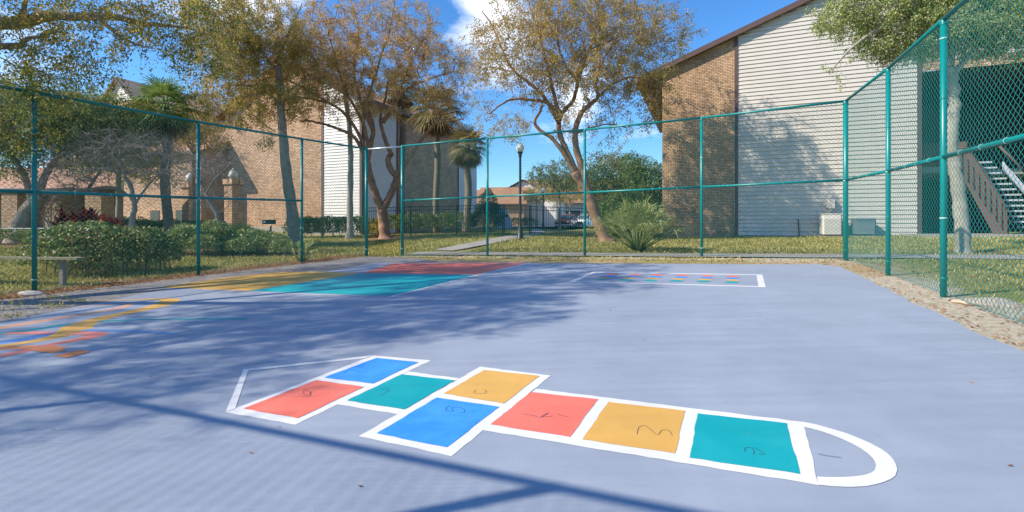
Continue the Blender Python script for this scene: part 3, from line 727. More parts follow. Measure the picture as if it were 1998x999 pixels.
m.quad([wW.p(-.4, zW+3.15, -7), wW.p(LW2+.45, zW+3.15, -7), wW.p(LW2+.45, zW+1, -12), wW.p(-.4, zW+1, -12)], [(0, 0), (LW2, 0), (LW2, 5), (0, 5)])
rf = m.build('wing_roof', M['shingle'], lb)
m = MB(); slopebar(m, wW.p(-.4, zW-.22, .45), wW.p(LW2+.45, zW-.22, .45), Z3*.19, np.array([*wW.n, 0])*.03); m.build('fascia', M['trim'], rf)
m = MB(); slopebar(m, wW.p(LW2+.45, zW-.22, .45), wW.p(LW2+.45, zW+2.95, -7), Z3*.19, U3*.03); m.build('fascia', M['trim'], rf)
for (a, z) in ((16.4, .9), (13.6, .9), (9.4, 3.9)):
    m = MB(); wbox(m, wW, a, a+1.0, z, z+1.4, -.04, .035); wn = m.build('window', M['trim'], lb)
    m = MB(); wbox(m, wW, a+.07, a+.93, z+.07, z+1.33, -.02, .04); m.build('pane', simple('dark_glass', (.03, .035, .04), .12, .1, 1), wn)
wl_ = MB(); wp = wW.p(LW2-.6, 4.75, .02); wl_.box((wp[0], wp[1]-.12, wp[2]), (.16, .22, .3), bev=.04); wl_.build('wall_lamp', M['black'], lb)
# low entrance wing
lw = empty('entrance_wing', (0, 0, 0), label='low brick entrance wing with peach shingle roof, columns and pale doors behind the red plants', cat='building')
oW = np.array(onG(-160, 25.5)[:2]); wL = Wall(oW, np.array([1, -.06])); LW = onG(262, 25.5)[0]-oW[0]
zw = float(zg(-22, 25)); He = 2.45
m = MB()
q = [wL.p(-.5, zw+He, 1.5), wL.p(LW, zw+He, 1.5), wL.p(LW-.2, zw+He+1.6, -3.0), wL.p(-.5, zw+He+1.6, -3.0)]
m.quad(q, [(0, 0), (LW+.5, 0), (LW+.5, 4.8), (0, 4.8)]); rf = m.build('roof', M['shingle'], lw)
m = MB(); wbox(m, wL, -.5, LW, zw+He-.25, zw+He-.01, 1.3, 1.5); m.build('fascia', M['trim'], lw)
m = MB(); m.quad([wL.p(-.5, zw+He-.02, 1.45), wL.p(LW, zw+He-.02, 1.45), wL.p(LW, zw+He-.02, 0), wL.p(-.5, zw+He-.02, 0)]); m.build('soffit', M['soffit'], lw)
brick_wall(wL, -.5, LW, zw-.3, [(-.5, zw+He), (LW, zw+He)], 'brick_wall', M['brick_old'], lw)
for f in (.42, .60, .8, .98):
    m = MB(); m2 = Wall(wL.p(LW*f-.42, 0, 1.45)[:2], wL.t)
    for (ww, L_) in ((m2, .84), (Wall(m2.p(.84, 0)[:2], -m2.n), .7), (Wall(m2.p(0, 0, -.7)[:2], m2.n), .7)):
        m.quad([ww.p(0, zw-.2), ww.p(L_, zw-.2), ww.p(L_, zw+He-.26), ww.p(0, zw+He-.26)], [(0, 0), (L_, 0), (L_, 2.4), (0, 2.4)])
    m.build('column', M['brick'], lw)
for f in (.52, .68):
    m = MB(); wbox(m, wL, LW*f-.7, LW*f+.7, zw, zw+2.05, -.02, .05); m.build('door', M['siding_white'], lw)

# ---- globe topped brick pillars
def globe(c, r, parent, mat):
    prof = [(.09, -.06), (.1, 0), (.35*r/.35, .08)]
    pr = [(.30*r, 0), (.62*r, .12*r), (.92*r, .55*r), (1.0*r, 1.0*r), (.93*r, 1.42*r), (.7*r, 1.85*r), (.42*r, 2.15*r), (.22*r, 2.3*r), (.16*r, 2.42*r), (.2*r, 2.5*r), (.1*r, 2.66*r), (.003, 2.75*r)]
    return MB().lathe(c, pr, 20).build('globe', mat, parent)
nt = NT('globe_glass'); nt.col((.78, .76, .68)); nt.rough(.35); nt.b.inputs['Subsurface Weight'].default_value = .0; globe_m = nt.m
for (px, pt, wpx, Y, lab) in ((455, 350, 30, 28.0, 'taller brick pillar with a cream acorn lamp, right of the pair before the bay'), (371, 357, 26, 29.0, 'shaded brick pillar with a cream acorn lamp, behind the fence post and pale bare tree')):
    g0 = onG(px, Y); w_ = wpx/F*Y*.72; H = CZ+(HZ-pt)/F*Y-g0[2]
    t = empty('lamp_pillar', g0, -R(22), label=lab, cat='lamp pillar', group='brick lamp pillars')
    m = MB()
    for k in range(4):
        an = k*math.pi/2; c_, s_ = math.cos(an), math.sin(an)
        qq = [(-w_/2, -w_/2), (w_/2, -w_/2)]; qq = [(x*c_-y*s_, x*s_+y*c_) for x, y in qq]
        m.quad([(qq[0][0], qq[0][1], -.3), (qq[1][0], qq[1][1], -.3), (qq[1][0], qq[1][1], H-.35), (qq[0][0], qq[0][1], H-.35)], [(0, 0), (w_, 0), (w_, H), (0, H)])
    m.build('shaft', M['brick_old'], t)
    m = MB(); w2 = w_+.1
    for k in range(4):
        an = k*math.pi/2; c_, s_ = math.cos(an), math.sin(an)
        qq = [(-w2/2, -w2/2), (w2/2, -w2/2)]; qq = [(x*c_-y*s_, x*s_+y*c_) for x, y in qq]
        m.quad([(qq[0][0], qq[0][1], H-.35), (qq[1][0], qq[1][1], H-.35), (qq[1][0], qq[1][1], H), (qq[0][0], qq[0][1], H)], [(0, 0), (.21, 0), (.21, .07), (0, .07)])
    m.quad([(-w2/2, -w2/2, H), (w2/2, -w2/2, H), (w2/2, w2/2, H), (-w2/2, w2/2, H)]); m.quad([(-w2/2, w2/2, H-.35), (w2/2, w2/2, H-.35), (w2/2, -w2/2, H-.35), (-w2/2, -w2/2, H-.35)])
    m.build('cap', M['brick_old'], t)
    globe((0, 0, H+.0), .25, t, globe_m)

# ---- lamp posts
def lamp(px, Y, pyg, label, r=.25, wpx=None):
    g0 = onG(px, Y); H = CZ+(HZ-pyg)/F*Y-g0[2]     # height of globe bottom
    t = empty('lamp_post', g0, 0, label=label, cat='lamp post', group='black lamp posts with acorn globes')
    m = MB(); m.lathe((0, 0, 0), [(.17, -.1), (.17, .06), (.13, .1), (.10, .5), (.07, .6), (.06, .7), (.05, H-.35), (.05, H-.2), (.09, H-.17), (.06, H-.12), (.1, H-.04), (.13, H)], 14)
    m.build('pole', M['black'], t)
    globe((0, 0, H), r, t, globe_m)
lamp(1015, 20.5, 297, 'tall black lamp post with white acorn globe before the gate', .17)
lamp(1060, 38, 377, 'smaller black lamp post with white globe beyond the gate, near the leaning tree', .17)
lamp(1006, 66, 421, 'tiny far lamp post with white globe beside the distant houses', .2)

# ---- black metal fence and gate
def metal_fence(name, x0, x1, Y, label, gate=False, cat='fence'):
    t = empty(name, (0, 0, 0), label=label, cat=cat)
    n = max(2, int((x1-x0)/.115)); H = 1.5
    zz = lambda x: float(zg(x, Y))+.03
    
    for i in range(1, n):
        x = x0+(x1-x0)*i/n; MB().box((x, Y, zz(x)+H/2+.03), (.018, .018, H-.06)).build('picket', M['black'], t)
    for h in (.12, H-.18, H-.0):
        rl = MB()
        P = [(x, Y, zz(x)+h) for x in np.linspace(x0, x1, 6)]
        for a, b in zip(P[:-1], P[1:]): slopebar(rl, (a[0], a[1]-.014, a[2]-.016), (b[0], b[1]-.014, b[2]-.016), Z3*.032, (0, .028, 0))
        rl.build('rail', M['black'], t)

    for x in ([x0, x1] if gate else np.linspace(x0, x1, max(2, int((x1-x0)/2.3)+1))):
        p = MB(); p.box((x, Y+.003, zz(x)+H/2-.05), (.06, .06, H+.2), bev=.006); p.build('post', M['black'], t)
    if gate:
        p = MB(); p.box((x0+.12, Y-.05, zz(x0)+.95), (.16, .07, .14), bev=.01); p.build('latch', M['black'], t)
YF = 25.2; X = lambda px: (px-CX)/F*YF
metal_fence('metal_fence', X(712), X(981), YF, 'black picket metal fence left of the gate, behind the twisted tree')
metal_fence('metal_gate', X(984), X(1033), YF-.05, 'closed black picket metal gate where the footpath meets the fence', True, 'gate')
metal_fence('metal_fence', X(1036), X(1165), YF, 'black picket metal fence right of the gate, before the parked cars')

# ---- things on the left lawn
bn = empty('bench', (0, 0, 0), label='long weathered plank bench on posts just outside the left fence', cat='bench')
b1 = np.array(gp(123, 560)[:2]); Yb = b1[1]; ztb = CZ+(HZ-503)/F*Yb
bd = np.array([-1., .12]); bd /= np.linalg.norm(bd)
m = MB(); a = b1-bd*.45; b = b1+bd*4.2
slopebar(m, (a[0], a[1]-.15, ztb-.03), (b[0], b[1]-.15, ztb-.03), Z3*.042, (0, .22, 0)); m.build('seat_plank', simple('weathered_plank', (.22, .20, .12), .85, .25, 6, bump=.4), bn)
for k in (0, 2.0, 4.0):
    c = b1+bd*k; z0 = float(zg(*c)); m = MB(); m.box((c[0], c[1], (z0-.1+ztb-.035)/2), (.09, .09, ztb-.035-z0+.1), bev=.01); m.build('leg', M['twig'], bn)
hr = MB(); YR = 16.2; P = [W(-150, 446, YR), W(0, 446.5, YR), W(90, 446, YR), W(178, 446, YR), W(188, 448, YR), W(194, 455, YR)]; g0 = onG(195, YR)
P += [(P[-1][0], YR, g0[2]-.1)]
h_ = empty('handrail', (0, 0, 0), label='pale grey metal pipe handrail crossing behind the big rounded hedge', cat='handrail')
gr_ = simple('weathered_pipe', (.33, .33, .34), .6, .2, 5); hr.tube(P, .024, 8); hr.build('rail', gr_, h_)
for px in (-140, 30):
    g0 = onG(px, YR); m = MB(); m.tube([(g0[0], g0[1], g0[2]-.1), W(px, 447, YR)], .02, 8); m.build('post', gr_, h_)
sg = empty('ground_sign', (0, 0, 0), label='small dark plaque on a short post before the sunlit pink brick wall', cat='sign')
g0 = onG(525, 20.5); m = MB(); m.box((g0[0], g0[1], CZ+(HZ-433)/F*20.5), (.58, .04, .2), bev=.008); m.build('board', M['black'], sg)
m = MB(); m.box((g0[0]+.05, g0[1]+.05, (g0[2]-.1+CZ)/2), (.05, .05, CZ-g0[2]+.1)); m.build('post', M['black'], sg)
m = MB(); m.box((g0[0]-.19, g0[1]-.028, CZ+(HZ-433)/F*20.5), (.1, .012, .1), bev=.004); m.build('emblem_plate', M['galv'], sg)
def blob(name, c, s_, mat, label, cat, seed=0, sub=3, par=None):
    import bmesh
    bm = bmesh.new(); bmesh.ops.create_icosphere(bm, subdivisions=sub, radius=1); r = random.Random(seed); ph = [r.uniform(0, 6) for _ in range(6)]
    for v in bm.verts:
        p = v.co; k = 1+.16*math.sin(3.1*p.x+ph[0])*math.sin(2.7*p.y+ph[1])+.12*math.sin(5*p.z+ph[2]+2*p.x)+.06*math.sin(9*p.y+ph[3])
        v.co = Vector((p.x*s_[0]*k, p.y*s_[1]*k, p.z*s_[2]*k))
    me = bpy.data.meshes.new(name); bm.to_mesh(me); bm.free(); me.polygons.foreach_set('use_smooth', [True]*len(me.polygons))
    o = link(me, name, mat, par); o.location = c
    if label: tag(o, label, cat)
    return o
q = gp(66, 577); blob('stone', (q[0], q[1]-.05, q[2]+.03), (.17, .12, .07), simple('pale_stone', (.52, .48, .43), .9, .2, 9, bump=.5), 'pale lump of concrete at the foot of the leftmost green fence post', 'stone', 2)
for i, (px, py, s_, lb_) in enumerate(((640, 493, .16, 'flat grey utility cover in the lawn left of the gateway'), (606, 500, .1, 'smaller flat stone in the lawn beside the middle green post'))):
    q = gp(px, py); blob('flat_stone', q, (s_*1.6, s_, .04), M['concrete'], lb_, 'stone', 5+i)
q = gp(1935, 592)
blob('sand_heap', (q[0], q[1], q[2]-.02), (.42, .22, .09), simple('sand', (.50, .40, .31), .95, .2, 12, bump=.8), 'low lumpy heap of pale sand at the foot of the right fence', 'sand heap', 9, 4)

# ---- cars
def car(px, Y, pyb, label, paint, rz, group=None, scale=1.0):
    g0 = onG(px, Y); t = empty('parked_car', (g0[0], g0[1], g0[2]), rz, label=label, cat='car', group='cars parked in the lot')
    L, Wd = 4.6, 1.82
    prof = [(-2.3, .35), (-2.28, .75), (-2.15, .92), (-1.5, 1.0), (-.95, 1.06), (-.3, 1.5), (.2, 1.58), (1.1, 1.56), (1.75, 1.35), (2.15, 1.05), (2.28, .9), (2.3, .4), (2.1, .25), (-2.1, .22)]
    m = MB(); n = len(prof)
    secs = [(-1, .93, .94), (-.97, 1.0, .985), (-.75, 1, 1), (.75, 1, 1), (.97, 1.0, .985), (1, .93, .94)]
    for (s_, k, kz) in secs:
        for (x, z) in prof:
            tuck = .80 if z > 1.2 else (.93 if z > .95 else 1)
            m.v.append((x*k, s_*Wd/2*tuck, .25+(z-.25)*kz))
    for i in range(len(secs)-1):
        for j in range(n): m.f.append((i*n+j, i*n+(j+1) % n, (i+1)*n+(j+1) % n, (i+1)*n+j)); m.uv += [(0, 0)]*4; m.sm.append(False)
    m.f.append(tuple(range(n-1, -1, -1))); m.uv += [(0, 0)]*n; m.sm.append(False)
    m.f.append(tuple((len(secs)-1)*n+j for j in range(n))); m.uv += [(0, 0)]*n; m.sm.append(False)
    m.build('body', paint, t)
    gl = simple('car_glass', (.06, .09, .11), .08, .1, 1)
    m = MB(); y = Wd/2*.76
    m.quad([(-.96, -y*1.06, 1.10), (-.96, y*1.06, 1.10), (-.34, y*.9, 1.475), (-.34, -y*.9, 1.475)][::-1])
    for v_ in range(len(m.v)): m.v[v_] = (m.v[v_][0]-.03, m.v[v_][1], m.v[v_][2]+.02)
    m.build('windscreen', gl, t)
    for s_ in (-1, 1):
        m = MB(); k = s_*Wd/2; m.quad([(-.75, k*.9, 1.12), (1.55, k*.9, 1.12), (1.2, k*.82, 1.47), (-.25, k*.82, 1.47)]); m.v = [(a, b+s_*.012, c) for a, b, c in m.v]; m.build('side_window', gl, t)
        m = MB(); m.box((-2.24, s_*.66, .78), (.12, .34, .15), bev=.03); m.build('headlight', simple('lamp_glass', (.75, .75, .72), .15, .02, 1), t)
        m = MB(); m.box((-.7, s_*(Wd/2+.08), 1.06), (.1, .18, .13), bev=.03); m.build('mirror', paint, t)
        for x in (-1.42, 1.38):
            w = MB(); w.tube([(x, s_*(Wd/2-.21), .33), (x, s_*(Wd/2+.01), .33)], .33, 20, smooth=False); ty = w.build('wheel', M['black'], t)
            w = MB(); w.tube([(x, s_*(Wd/2-.0), .33), (x, s_*(Wd/2+.022), .33)], .2, 14, smooth=False); w.build('rim', M['galv'], ty)
    m = MB(); m.box((-2.30, 0, .62), (.05, 1.0, .22), bev=.02); m.build('grille', M['black'], t)
    m = MB(); m.box((-2.31, 0, .40), (.1, 1.66, .16), bev=.03); m.build('bumper', M['galv'], t)
    m = MB(); m.box((-2.37, 0, .42), (.02, .42, .12)); m.build('number_plate', M['siding_white'], t)
nt = NT('red_paint'); nt.col((.30, .035, .028)); nt.rough(.3); nt.b.inputs['Coat Weight'].default_value = .5; red = nt.m
nt = NT('white_paint'); nt.col((.72, .74, .76)); nt.rough(.3); nt.b.inputs['Coat Weight'].default_value = .5; wht = nt.m
car(1106, 53, 446, 'dark red car facing the camera, seen through the fence', red, R(72))
car(1143, 57, 446, 'white car parked half behind the leaning tree trunk', wht, R(60))
lot = [(-6, 47), (22, 47), (26, 75), (-10, 75)]
sheet('parking_lot', lot, simple('lot_concrete', (.40, .37, .33), .9, .15, .5), .05, kind='structure')
# fix the lot to follow the terrain
o = bpy.data.objects['parking_lot']
for v in o.data.vertices: v.co.z = float(zg(v.co.x, v.co.y))+.10

# ---- distant buildings
def house(label, x, y, w_, d_, he, hr_, rz, wallmat, roofmat, openings=(), hip=False):
    z0 = float(zg(x, y))-.3; t = empty('distant_house', (x, y, z0), rz, label=label, cat='building')
    wl = Wall((-w_/2, -d_/2), (1, 0)); 
    m = MB(); cs = [(-w_/2, -d_/2), (w_/2, -d_/2), (w_/2, d_/2), (-w_/2, d_/2)]
    for i in range(4):
        a, b = cs[i], cs[(i+1) % 4]; L = math.hypot(b[0]-a[0], b[1]-a[1]); m.quad([(*a, 0), (*b, 0), (*b, he), (*a, he)], [(0, 0), (L, 0), (L, he), (0, he)])
    o = .5; r = w_/2-d_/2*.0 if not hip else w_/2-d_/2
    m.quad([(-w_/2, -d_/2, he), (-w_/2, d_/2, he), (-w_/2, 0, hr_-.15)]) if not hip else None
    m.quad([(w_/2, d_/2, he), (w_/2, -d_/2, he), (w_/2, 0, hr_-.15)]) if not hip else None
    m.build('wall', wallmat, t)
    m = MB(); rr = (w_/2+o) if not hip else max(.5, w_/2-d_/2)
    for s_ in (-1, 1):
        q = [(-w_/2-o, s_*(d_/2+o), he-.15), (w_/2+o, s_*(d_/2+o), he-.15), (rr, 0, hr_), (-rr, 0, hr_)]; q = q if s_ < 0 else q[::-1]
        uvq = [(0, 0), (w_+1, 0), (w_+1-((w_/2+o)-rr), 6), ((w_/2+o)-rr, 6)]; uvq = uvq if s_ < 0 else uvq[::-1]
        m.quad(q, uvq)
    if hip:
        for s_ in (-1, 1): m.quad([(s_*(w_/2+o), -(d_/2+o), he-.15), (s_*(w_/2+o), (d_/2+o), he-.15), (s_*rr, 0, hr_)], [(0, 0), (d_, 0), (d_/2, 6)])
    m.build('roof', roofmat, t)
    m = MB()
    for s_ in (-1, 1): m.box((0, s_*(d_/2+o), he-.22), (w_+2*o, .06, .22))
    m.build('fascia', M['trim'], t)
    for (a, z, ww, hh) in openings:
        m = MB(); wbox(m, wl, a-.08, a+ww+.08, z-.08, z+hh+.08, -.03, .03); f = m.build('window_frame', M['siding_white'], t)
        m = MB(); wbox(m, wl, a, a+ww, z, z+hh, -.02, .045); m.build('pane', M['dark'], f)
def WX(px, Y): return (px-CX)/F*Y
stucco = simple('tan_stucco', (.42, .28, .17), .9, .12, 1); greyst = simple('grey_stucco', (.42, .43, .40), .9, .12, 1)
house('distant tan house with long shingle roof left of the lamp post', WX(985, 62), 64, 5.6, 7, 3.3, 5.6, R(-6), stucco, M['shingle_tan'], [(1.2, .9, 2.4, 1.4)])
house('distant house with pale gable just right of the tall lamp post', WX(1035, 60), 66, 4.6, 9, 4.4, 6.7, R(70), M['siding_white'], M['shingle_tan'], [(1, .8, 1.2, 1.6)])
house('long distant grey block with dark window bays behind the cars', WX(1130, 76), 80, 17, 9, 4.2, 8.2, R(2), greyst, M['shingle_tan'], [(.6, .4, 4.2, 2.3), (6.1, .2, 2.4, 2.7), (9.6, .3, 3.2, 2.5), (13.6, .4, 2.6, 2.4)])
house('distant tan house mostly hidden behind the palm trunks', WX(940, 66), 72, 6, 7, 3.6, 5.9, R(-4), stucco, M['shingle_tan'], [(2, .9, 1.4, 1.4)])
bp = MB(); Yp = 40.; P_ = [W(968, 402, Yp), W(985, 404, Yp), W(999, 432, Yp), W(1001, 459, Yp), W(966, 459, Yp)]
bp.quad(P_); bp.quad([(p[0], p[1]+.08, p[2]) for p in P_][::-1])
for i in range(5): a, b = P_[i], P_[(i+1) % 5]; bp.quad([b, a, (a[0], a[1]+.08, a[2]), (b[0], b[1]+.08, b[2])])
tag(bp.build('privacy_panel', simple('pale_blue_panel', (.38, .50, .66), .6, .06, 1)), 'pale blue panel with a sloped top corner behind the black fence', 'panel')
# ================================================================= vegetation
def unit(a): return a/(np.linalg.norm(a, axis=-1, keepdims=True)+1e-9)
def leaves(name, C, L, wr, mat, parent, rng, droop=.3, n_dir=None, fold=True, **k):
    """one folded rhombic leaf per centre; L length (array or scalar)"""
    n = len(C); L = np.broadcast_to(np.asarray(L, float), (n,))*rng.uniform(.65, 1.25, n)
    d = unit(rng.normal(size=(n, 3)) + np.array([0, 0, -droop*2])) if n_dir is None else unit(n_dir+rng.normal(size=(n, 3))*.45+np.array([0, 0, -droop]))
    s_ = unit(np.cross(d, rng.normal(size=(n, 3))))
    hw = (L*wr*.5)[:, None]; l = L[:, None]
    P = np.stack([C-d*l*.5, C+s_*hw-d*l*.05, C+d*l*.5, C-s_*hw-d*l*.05], 1)
    return bigmesh(name, P, 4, mat, parent, **k)
def frusta(segs, name, mat, parent, sides=4):
    """segs: list of (p0,p1,r0,r1) arrays"""
    A, B, r0, r1 = [np.array(x, float) for x in segs]
    T = unit(B-A); ref = np.where(np.abs(T[:, 2:3]) < .9, np.array([[0, 0, 1.]]), np.array([[1., 0, 0]])); S = unit(np.cross(T, ref)); Q = np.cross(T, S)
    rings = []
    for P_, r in ((A, r0), (B, r1)):
        for j in range(sides):
            t = 2*math.pi*j/sides; rings.append(P_+(S*math.cos(t)+Q*math.sin(t))*r[:, None])
    Vv = np.stack(rings, 1); n = len(A); idx = np.arange(n*2*sides).reshape(n, 2*sides); fs = []
    for j in range(sides):
        j2 = (j+1) % sides; fs.append(np.stack([idx[:, j], idx[:, j2], idx[:, sides+j2], idx[:, sides+j]], -1))
    return Vv.reshape(-1, 3), np.concatenate(fs)
def catmull(P, k=4):
    P = [np.array(p, float) for p in P]; out = [P[0]]
    for i in range(len(P)-1):
        p0 = P[max(i-1, 0)]; p1 = P[i]; p2 = P[i+1]; p3 = P[min(i+2, len(P)-1)]
        for j in range(1, k+1):
            t = j/k; out.append(.5*((2*p1)+(-p0+p2)*t+(2*p0-5*p1+4*p2-p3)*t*t+(-p0+3*p1-3*p2+p3)*t**3))
    return np.array(out)
def sample_lumps(lumps, n, rng, shell=.35):
    """lumps: (cx,cy,cz,rx,ry,rz[,weight])"""
    vol = np.array([l[3]*l[4]*l[5]*(l[6] if len(l) > 6 else 1) for l in lumps]); c = rng.choice(len(lumps), n, p=vol/vol.sum())
    L = np.array([l[:6] for l in lumps])[c]; d = unit(rng.normal(size=(n, 3))); r = rng.uniform(shell**3, 1, n)**(1/3)
    return L[:, :3]+d*r[:, None]*L[:, 3:6]
def tree(name, label, limbs, lumps, ntips, nleaf, leafL, lmat, bmat, seed, cat='tree', group=None, spread=.4, droop=.4, wr=.45, tipr=.006, twigs=3, leafy=1.0, expo=2.3, shell=.3, root=None, baseflare=True, thin=None, jag=.16, minr=None, bare_top=None):
    """limbs: list of (points, r0, r1); first one is the trunk"""
    rng = np.random.default_rng(seed); base = np.array(limbs[0][0][0], float)
    t = empty(name, tuple(base), 0, label=label, cat=cat, group=group)
    loc = lambda P: np.asarray(P, float)-base
    tr = MB(); N = []; 
    for li, (pts, r0, r1) in enumerate(limbs):
        C = catmull(pts, 5); k = len(C); C = C + rng.normal(size=C.shape)*np.linspace(.0, min(.02, r1*.6), k)[:, None]
        rad = r0+(r1-r0)*np.linspace(0, 1, k)**.85
        rad = rad*(1+.06*np.sin(np.arange(k)*1.7+li))
        if li == 0 and baseflare:
            rad[0] *= 1.75; 
            if k > 1: rad[1] *= 1.25
        tr.tube(loc(C), list(rad), 12, cap=True)
        for c_ in C: N.append(c_)
    tr.build('trunk', bmat, t)
    nodes = np.array(N); nfix = len(nodes); par = -np.ones(nfix, int); nodes = list(nodes); par = list(par); isfix = nfix
    T = sample_lumps(lumps, ntips, rng, shell)
    arr = np.empty((nfix+ntips*8, 3)); arr[:nfix] = np.array(N); cnt = nfix; parent = np.full(nfix+ntips*8, -1); kids = []
    dirs = np.zeros_like(arr); dirs[:nfix] = [0, 0, 1]
    order = np.argsort([np.min(np.linalg.norm(arr[:nfix]-q, axis=1)) for q in T])
    skipbase = base[2] + .28*(T[:, 2].max()-base[2])
    okm = arr[:nfix, 2] > min(skipbase, np.percentile(arr[:nfix, 2], 35)); penal = np.where(okm, 0, 50.)
    pen = np.zeros(nfix+ntips*8); pen[:nfix] = penal
    tips = []; 
    for qi in order:
        q = T[qi]; dd = np.linalg.norm(arr[:cnt]-q, axis=1)+pen[:cnt]+np.maximum(0, arr[:cnt, 2]-q[2])*.5
        i = int(np.argmin(dd)); p = arr[i].copy(); L = np.linalg.norm(q-p); k = int(min(7, max(2, L/.45)))
        ctrl = p+(q-p)*.5+np.array([0, 0, .18*L])+rng.normal(size=3)*jag*L+dirs[i]*.15*L
        prev = i
        for j in range(1, k+1):
            s_ = j/k; x = (1-s_)**2*p+2*(1-s_)*s_*ctrl+s_*s_*q + (rng.normal(size=3)*.035*min(1, L) if j < k else 0)
            arr[cnt] = x; parent[cnt] = prev; dirs[cnt] = unit(x-arr[prev]); prev = cnt; cnt += 1
        tips.append(cnt-1)
    # radii by the pipe rule
    acc = np.zeros(cnt); hasch = np.zeros(cnt, bool)
    for i in range(cnt-1, nfix-1, -1):
        if not hasch[i]: acc[i] = tipr**expo
        p = parent[i]; 
        if p >= nfix: acc[p] += acc[i]; hasch[p] = True
    rad = np.maximum(acc, 1e-12)**(1/expo)
    if minr: rad = np.maximum(rad, minr)
    ii = np.arange(nfix, cnt); pp = parent[ii]; r1 = rad[ii]; r0 = np.where(pp >= nfix, rad[np.maximum(pp, 0)], r1*1.25); r0 = np.minimum(r0, r1*1.6)
    A = arr[pp]; B = arr[ii]
    # twigs off the tips
    tp = arr[tips]; td = dirs[tips]
    tw = np.repeat(tp, twigs, 0); twd = unit(np.repeat(td, twigs, 0)*.8+rng.normal(size=(len(tw), 3))*.7+np.array([0, 0, -droop*.5])); tl = rng.uniform(.5, 1.2, len(tw))*spread*1.3
    twe = tw+twd*tl[:, None]; twe[:, 2] -= tl*droop*.25
    A2 = np.concatenate([A, tw]); B2 = np.concatenate([B, twe]); R0 = np.concatenate([r0, np.full(len(tw), tipr*.8)]); R1 = np.concatenate([r1, np.full(len(tw), tipr*.35)])
    vv, ff = frusta((A2-base, B2-base, R0, R1), '', None, None, 4)
    bigmesh('branches', vv, 4, thin or bmat, t, faces=ff, smooth=True)
    if nleaf:
        keep = rng.random(len(tw)) < leafy
        if bare_top is not None: keep &= rng.random(len(tw)) > np.clip((tw[:, 2]-bare_top[0])/(bare_top[1]-bare_top[0]), 0, .93)
        tw_, te = tw[keep], twe[keep]; nl = max(1, nleaf//twigs); a = np.repeat(tw_, nl, 0); b = np.repeat(te, nl, 0)
        s_ = rng.uniform(0, 1.15, len(a))[:, None]; C = a+(b-a)*s_+rng.normal(size=a.shape)*spread*.22; C[:, 2] -= np.abs(rng.normal(size=len(a)))*spread*droop*.35
        leaves('foliage', C-base, leafL, wr, lmat, t, rng, droop)
    return t
LF = {}
LF['rust'] = leafmat('rust_olive_leaves', [(.46, .21, .08), (.62, .33, .13), (.50, .40, .14), (.34, .34, .11), (.74, .52, .21), (.76, .42, .19)], .48)
LF['gold'] = leafmat('gold_olive_leaves', [(.40, .22, .07), (.26, .29, .075), (.58, .42, .13), (.44, .42, .12), (.74, .50, .17), (.64, .34, .14)], .48)
LF['green'] = leafmat('dark_olive_leaves', [(.06, .11, .03), (.11, .18, .05), (.18, .25, .06), (.30, .33, .08), (.52, .44, .10)], .35)
LF['yellowgreen'] = leafmat('yellow_green_leaves', [(.10, .15, .04), (.20, .24, .055), (.38, .37, .08), (.72, .52, .10), (.82, .54, .13)], .5)  # yellow-green leaves; the brightest yellows put golden sun highlights into the colour
LF['oak'] = leafmat('live_oak_leaves', [(0.102, 0.163, 0.041), (0.184, 0.265, 0.072), (0.306, 0.367, 0.102), (0.449, 0.49, 0.163), (0.612, 0.612, 0.265)], .25, .25)
LF['shrub'] = leafmat('shrub_leaves', [(.03, .06, .02), (.07, .13, .035), (.14, .23, .06), (.26, .34, .09), (.50, .46, .15), (.20, .10, .05)], .2, .3, .5)  # range widened at both ends: highlights and interior shade put into leaf colour
LF['shrub2'] = leafmat('pale_shrub_leaves', [(0.092, 0.147, 0.046), (0.166, 0.239, 0.074), (0.276, 0.35, 0.11), (0.405, 0.46, 0.166), (0.294, 0.239, 0.11)], .2, .25, .4)
LF['hedge'] = leafmat('hedge_leaves', [(0.044, 0.088, 0.032), (0.088, 0.15, 0.044), (0.158, 0.229, 0.07), (0.282, 0.317, 0.088)], .2, .25, .4)
LF['conifer'] = leafmat('blue_green_leaves', [(0.028, 0.063, 0.049), (0.049, 0.098, 0.07), (0.084, 0.14, 0.098)], .15, .2, .5)
LF['red'] = leafmat('red_leaves', [(.05, .01, .018), (.14, .018, .03), (.40, .03, .035), (.70, .08, .06)], .3, .4, .35)
LF['palm'] = leafmat('palm_fronds', [(.08, .15, .03), (.15, .24, .05), (.26, .34, .09), (.42, .46, .16)], .3, .3, .4)
LF['olive'] = leafmat('olive_gold_leaves', [(.16, .20, .05), (.28, .30, .07), (.42, .36, .09), (.62, .46, .13), (.56, .30, .11), (.72, .55, .16)], .48)
LF['oldpalm'] = leafmat('olive_palm_fronds', [(.10, .12, .04), (.18, .19, .07), (.28, .25, .11), (.34, .25, .13), (.22, .15, .09)], .25, .35, .6)
LF['palmetto'] = leafmat('palmetto_fronds', [(.15, .20, .05), (.26, .31, .09), (.40, .44, .15), (.58, .56, .24)], .3, .2, .4)
LF['dead'] = leafmat('dead_fronds', [(0.13, 0.078, 0.046), (0.234, 0.143, 0.078), (0.364, 0.247, 0.143)], .15, .3, .7)
LF['far'] = leafmat('far_leaves', [(0.07, 0.112, 0.035), (0.126, 0.168, 0.049), (0.224, 0.252, 0.07), (0.308, 0.252, 0.084)], .25, .4)
LF['brown'] = leafmat('dry_leaves', [(0.168, 0.072, 0.036), (0.336, 0.144, 0.06), (0.456, 0.24, 0.108), (0.288, 0.192, 0.108)], .1, .2, .7)
def pl(l, Y, dy=0): # limb points from pixels at depth Y (dy spreads along the limb)
    n = len(l); return [np.array(W(x, y, Y+dy*i/max(1, n-1))) for i, (x, y) in enumerate(l)]
